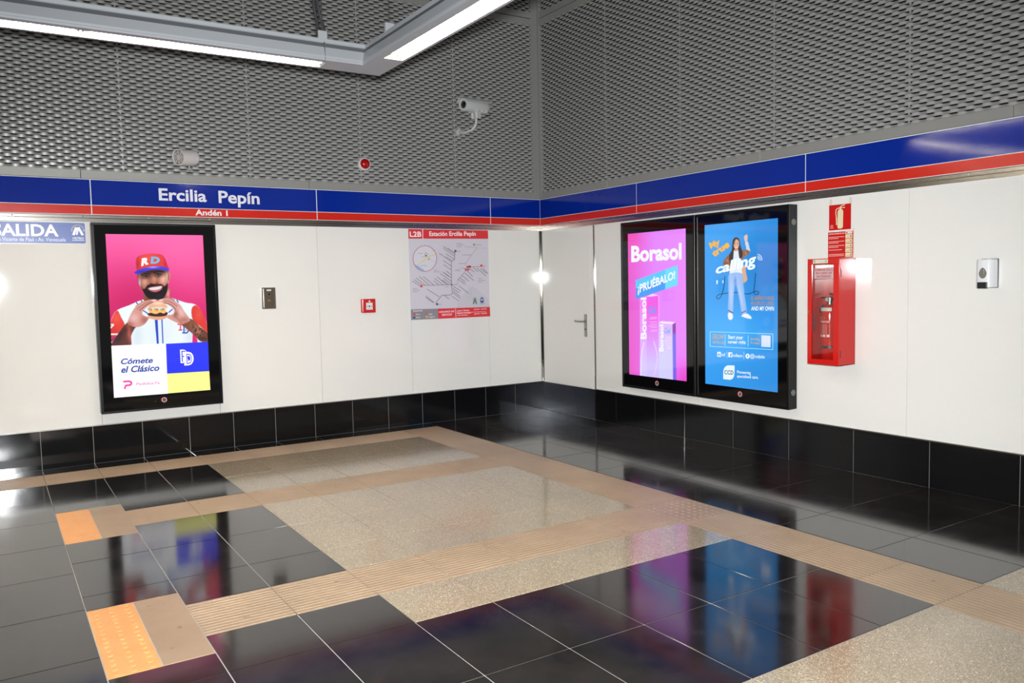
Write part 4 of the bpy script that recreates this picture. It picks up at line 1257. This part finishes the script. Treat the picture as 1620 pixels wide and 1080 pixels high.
b.build('grille_ribs', 'offwhite_plastic', ls)
MB().tube([ctr + Vector((0.02, .02, -.068)), ctr + Vector((.03, .04, -.10)), ctr + Vector((.045, .11, -.10)), Vector((.01, -.005, -.09))], .007, 8).build('mounting_bracket', 'grey_plastic', ls, smooth=True)
MB().box(-.008, .028, -.010, 0.0, -.105, -.075, bev=.003).build('bracket_plate', 'frame_grey', ls)
MB().tube([base, base + Vector((.03, .03, -.01)), Vector((.06, -.02, -.05)), Vector((.07, 0.0, -.06))], .004, 6).build('cable', 'cable_black', ls, smooth=True)

# ------------------------------------------------------------------ surveillance camera
cc = tag(empty('surveillance_camera', (-1.055, .012, 3.150)), 'grey bullet surveillance camera on a bent arm near the corner', 'camera')
hd = Vector((.075, -.25, .240))              # middle of the head
ax = Vector((-.95, -.30, -.06)).normalized()
side = ax.cross(Vector((0, 0, 1))).normalized(); upv = side.cross(ax).normalized()
RM = Matrix((( -ax.x, side.x, upv.x), (-ax.y, side.y, upv.y), (-ax.z, side.z, upv.z))).to_4x4()
HM4 = Matrix.Translation(hd) @ RM @ Matrix.Scale(1.28, 4)           # local -x = viewing direction, z = up
mz = HM4 @ Matrix.Translation((-.15, 0, 0)) @ Matrix.Rotation(PI / 2, 4, 'Y')
MB().lathe([(.030, .004), (.033, 0), (.050, .0), (.053, .006), (.053, .24), (.048, .285), (.034, .30), (0, .30)], 30, mz, cap=False).build('body', 'grey_plastic', cc, smooth=True)
MB().lathe([(.030, .004), (.028, .012), (0, .014)], 24, mz, cap=False).build('lens_ring', 'dark_grey', cc, smooth=True)
MB().lathe([(.018, .008), (.014, .004), (0, .002)], 20, mz, cap=False).build('lens', 'lens_black', cc, smooth=True)
b = MB()
seg = 14
for k in range(seg):
    a0 = math.radians(20 + 140 * k / seg); a1 = math.radians(20 + 140 * (k + 1) / seg)
    for r, flip in ((.060, 0),):
        q = [Vector((-.165, r * math.cos(a0), r * math.sin(a0))), Vector((-.165, r * math.cos(a1), r * math.sin(a1))), Vector((.15, r * math.cos(a1), r * math.sin(a1))), Vector((.15, r * math.cos(a0), r * math.sin(a0)))]
        b.quad(*[HM4 @ v for v in q])
b.build('sun_shield', 'grey_plastic', cc, smooth=True)
for dx in (-.03, .035, .085): MB().box(dx - .004, dx + .004, -.054, .054, -.056, -.03, bev=.001, mtx=HM4).build('clamp_rib', 'grey_plastic', cc)
b = MB(); b.box(-.03, .03, -.035, -.012, -.105, -.045, bev=.006, mtx=HM4); b.box(-.03, .03, .012, .035, -.105, -.045, bev=.006, mtx=HM4); b.box(-.034, .034, -.03, .03, -.062, -.05, bev=.003, mtx=HM4)
b.build('swivel_joint', 'grey_plastic', cc)
j0 = HM4 @ Vector((0, 0, -.09))
MB().tube([j0, j0 + Vector((0, 0, -.05)), j0 + Vector((-.004, .01, -.09)), j0 + Vector((-.03, .05, -.13)), j0 + Vector((-.08, .13, -.155)), Vector((0.0, -.03, -.01)), Vector((0, -.01, 0))], .014, 10).build('arm', 'grey_plastic', cc, smooth=True)
MB().lathe([(0, -.012), (.034, -.012), (.034, .006), (.028, .018), (0, .018)], 20, RX, cap=False).build('wall_flange', 'grey_plastic', cc, smooth=True)
MB().tube([HM4 @ Vector((.15, 0, -.02)), HM4 @ Vector((.19, .0, -.06)), hd + Vector((.10, .17, -.10)), Vector((.2, .0, .06))], .004, 6).build('cable', 'cable_black', cc, smooth=True)

# ------------------------------------------------------------------ fire cabinet with extinguisher inside
YB0, ZC0, CW, CH, CD = -3.860, .826, .274, .799, .19
fc = tag(empty('extinguisher_cabinet', (0, YB0, ZC0), WALL_B), 'red wall cabinet with glazed front holding a fire extinguisher', 'cabinet')
b = MB(); T = .003
b.box(0, T, -CD, 0, 0, CH); b.box(CW - T, CW, -CD, 0, 0, CH); b.box(0, CW, -CD, 0, 0, T); b.box(0, CW, -CD, 0, CH - T, CH); b.box(0, CW, -.003, 0, 0, CH)
b.build('body', 'red_paint', fc)
b = MB()
for x0, x1, z0, z1 in ((0, CW, 0, .040), (0, CW, CH - .042, CH), (0, .036, .040, CH - .042), (CW - .047, CW, .040, CH - .042)):
    b.box(x0, x1, -CD - .010, -CD, z0, z1, bev=.0012)
fd = b.build('door_frame', 'red_paint', fc)
MB().box(.034, CW - .045, -CD - .003, -CD - .001, .038, CH - .04).build('glass_pane', 'clear_glass', fd)
MB().lathe([(0, 0), (.010, 0), (.008, .005), (.004, .007), (0, .007)], 16, Matrix.Translation((.018, -CD - .010, .395)) @ RX, cap=False).build('lock', 'brass', fd)
for z in (.06, .66):
    MB().box(CW - .004, CW + .003, -CD + .012, -CD + .02, z, z + .055, bev=.001).build('hinge', 'dark_red', fd)
MB().box(.050, .180, -CD - .0115, -CD - .0098, CH - .035, CH - .006).build('safety_label', 'tape', fd)
p = Print(1, 1, -CD - .0118)
for x in (.066, .164):
    p.rect(x - .008, CH - .030, x + .008, CH - .012, (120, 190, 140))
for k in range(2): p.stroke([(.085, CH - .017 - .008 * k), (.145, CH - .017 - .008 * k)], .002, (160, 196, 160))
p.build('safety_label_print', 'print', fd)
p = Print(1, 1, -CD - .0034)
p.rect(.056, CH - .150, .222, CH - .070, (196, 176, 178))
RT = (176, 30, 36)
p.tbox('ROMPASE SOLO', .062, CH - .092, .216, CH - .074, RT, .03); p.tbox('EN CASO DE', .070, CH - .117, .210, CH - .099, RT, .03); p.tbox('INCENDIO', .076, CH - .143, .204, CH - .124, RT, .03)
p.build('glass_notice', 'print', fd)
MB().prism([(.036, .235)] + [(.036 + .034 * math.sin(PI * k / 10), .235 + .16 * k / 10) for k in range(1, 10)] + [(.036, .395)], -CD + .004, -CD + .010).build('hammer_flap', 'dark_red', fc)

ex = tag(empty('fire_extinguisher', (-.105, YB0 - .128, ZC0 + .004), WALL_B), 'red fire extinguisher standing inside the glazed red cabinet', 'extinguisher')
MB().lathe([(0, 0), (.060, 0), (.064, .006), (.064, .385), (.060, .410), (.048, .432), (.030, .446), (.018, .450), (0, .450)], 32, cap=False).build('cylinder', 'red_paint', ex, smooth=True)
MB().lathe([(.0645, .118), (.0655, .118), (.0655, .136), (.0645, .136)], 32, cap=False).build('black_band', 'black_plastic', ex)
MB().lathe([(.018, .448), (.018, .472), (.024, .474), (.024, .500), (.014, .504), (0, .504)], 20, cap=False).build('valve', 'satin_steel', ex, smooth=True)
b = MB(); b.box(-.070, .02, -.010, .010, .496, .506, bev=.002); b.box(-.075, .015, -.010, .010, .520, .530, bev=.002, mtx=Matrix.Rotation(math.radians(8), 4, 'Y'))
b.build('squeeze_handle', 'black_plastic', ex)
MB().lathe([(0, 0), (.016, 0), (.016, .010), (0, .010)], 16, Matrix.Translation((0.0, -.022, .487)) @ RX, cap=False).build('pressure_gauge', 'chrome', ex)
MB().tube([(.02, 0, .487), (.05, -.01, .50), (.075, -.02, .47), (.08, -.02, .38), (.076, -.02, .25), (.074, -.02, .16)], .009, 10).build('hose', 'black_plastic', ex, smooth=True)
MB().tube([(-.03, -.02, .446), (-.056, -.03, .42), (-.066, -.02, .39)], .010, 8).build('hose_clip', 'black_plastic', ex, smooth=True)
# curved label: bent plates around the cylinder
def wrap(pr, R):
    pr.V = [(R * math.sin(x / R), -R * math.cos(x / R) + (y), z) for x, y, z in pr.V]
p = Print(1, 1, 0.0)
xs = np.linspace(-.055, .055, 9)
for a, c in zip(xs, xs[1:]): p.rect(a, .400, c + .0004, .436 - .01, (214, 200, 188), up=False)
wrap(p, .0648)
p.build('neck_label', 'print', ex)
p = Print(1, 1, -.0002)
for x in (-.045, -.015, .015): p.rect(x, .20, x + .028, .30, (206, 92, 84), up=False)
p.layer += 3
p.poly([(-.022 + .030 * math.cos(k * PI / 8), .345 + .012 * math.sin(k * PI / 8)) for k in range(16)], (222, 200, 120))
p.tbox('EXTINTOR', -.050, .312, .040, .326, (232, 206, 200), .03)
for k in range(6): p.stroke([(-.05, .296 - .012 * k), (-.014, .296 - .012 * k)], .003, (236, 206, 200)); p.stroke([(-.004, .296 - .012 * k), (.045, .296 - .012 * k)], .003, (236, 206, 200))
for x in (-.04, -.01, .022): p.rect(x, .205, x + .020, .222, (238, 214, 206))
wrap(p, .0648)
p.build('body_label', 'print', ex)

# ------------------------------------------------------------------ extinguisher signs
s1 = tag(empty('extinguisher_sign', (-.0005, -3.903, 1.842), WALL_B), 'red square pictogram sign of a cream extinguisher', 'sign')
MB().box(0, .190, -.003, -.0005, 0, .192, bev=.0006).build('sign_plate', 'red_paint', s1)
for x in (.005, .175): MB().box(x, x + .02, -.0014, -.0004, .188, .236).build('tape_strip', 'tape', s1)
CR = (222, 214, 176)
p = Print(1, 1, -.0032)
p.poly([(.076, .020), (.082, .010), (.112, .010), (.122, .020), (.124, .14), (.116, .152), (.106, .158), (.094, .158), (.082, .150), (.076, .138)], CR)
p.poly([(.094, .156), (.106, .156), (.106, .172), (.094, .172)], CR)
p.stroke([(.098, .166), (.138, .166)], .006, CR); p.stroke([(.098, .172), (.114, .182), (.138, .186)], .007, CR)
p.stroke([(.098, .166), (.074, .163), (.062, .152), (.060, .13), (.066, .092), (.066, .09)], .007, CR); p.stroke([(.066, .095), (.069, .04)], .010, CR)
p.ellipse(.026, .032, .014, .010, (214, 110, 100), 14); p.stroke([(.010, .018), (.042, .018)], .005, (222, 150, 140))
p.build('pictogram', 'print', s1)

s2 = tag(empty('instruction_sign', (-.0005, -3.895, 1.630), WALL_B), 'red instruction notice with small picture boxes above the cabinet', 'sign')
MB().box(0, .218, -.003, -.0005, 0, .198, bev=.0006).build('sign_plate', 'red_paint', s2)
p = Print(1, 1, -.0032)
LT = (238, 180, 170)
p.tbox('INSTRUCCIONES DE USO', .008, .180, .146, .190, (240, 214, 206), .03)
for k, (z, n) in enumerate(((.160, 2), (.126, 2), (.094, 2), (.062, 1), (.028, 2))):
    for q in range(n): p.stroke([(.008, z - .011 * q), (.142 - .05 * q * (k != 4) - .02 * (k == 3), z - .011 * q)], .0045, LT)
for k in range(5):
    z0 = .006 + .0345 * k
    p.rect(.154, z0, .212, z0 + .030, (232, 214, 178))
    p.stroke([(.163, z0 + .008), (.176, z0 + .012), (.190, z0 + .010)], .003, (150, 130, 110))
    p.rect(.196, z0 + .006, .204, z0 + .024, ((150, 50, 50) if k in (0, 4) else (130, 110, 96)))
p.rect(.154, .178, .212, .196, (236, 220, 206)); p.rect(.160, .181, .172, .193, (200, 60, 60)); p.stroke([(.178, .187), (.206, .187)], .006, (216, 200, 196))
p.build('notice_print', 'print', s2)
MB().box(.214, .224, -.0016, -.0004, .03, .22).build('tape_strip', 'tape', s2)

# ------------------------------------------------------------------ soap dispenser
sd = tag(empty('soap_dispenser', (0, -5.113, 1.392), WALL_B), 'white wall soap dispenser with drop-shaped window and black push bar', 'dispenser')
b = MB()
prof = [(-.053, 0.0), (-.053, -.06), (-.046, -.080), (-.030, -.090), (.030, -.090), (.046, -.080), (.053, -.06), (.053, 0.0)]
lo = [b.bm.verts.new((x, y, .006)) for x, y in prof]; hi = [b.bm.verts.new((x * .97, y * (.93 if y < -.01 else 1), .186)) for x, y in prof]
m1 = [b.bm.verts.new((x, y, .03)) for x, y in prof]; m2 = [b.bm.verts.new((x * .99, y, .165)) for x, y in prof]
for a, c in ((lo, m1), (m1, m2), (m2, hi)):
    for k in range(7): b.bm.faces.new([a[k], a[k + 1], c[k + 1], c[k]])
b.bm.faces.new(lo); b.bm.faces.new(list(reversed(hi)))
b.build('cover', 'white_plastic', sd, smooth=True)
MB().box(-.055, .055, -.012, 0.0, .002, .190, bev=.003).build('back_plate', 'dark_grey', sd)
drop = [(.0, .133)] + [(.024 * math.sin(PI * k / 12) * (1.0 if k > 6 else .55 + .45 * k / 6), .098 + .035 * math.cos(PI * k / 12)) for k in range(1, 13)]
drop = drop + [(-x, z) for x, z in reversed(drop[1:-1])]
MB().prism(drop, -.0925, -.088).build('level_window', 'smoked_window', sd)
MB().box(-.006, .006, -.0935, -.092, .088, .124, bev=.0006).build('window_slot', 'chrome', sd)
MB().box(-.032, .030, -.098, -.080, .0, .040, bev=.004, seg=2).build('push_bar', 'black_plastic', sd)
MB().box(-.012, .012, -.03, -.01, .185, .191, bev=.002).build('latch', 'grey_plastic', sd)
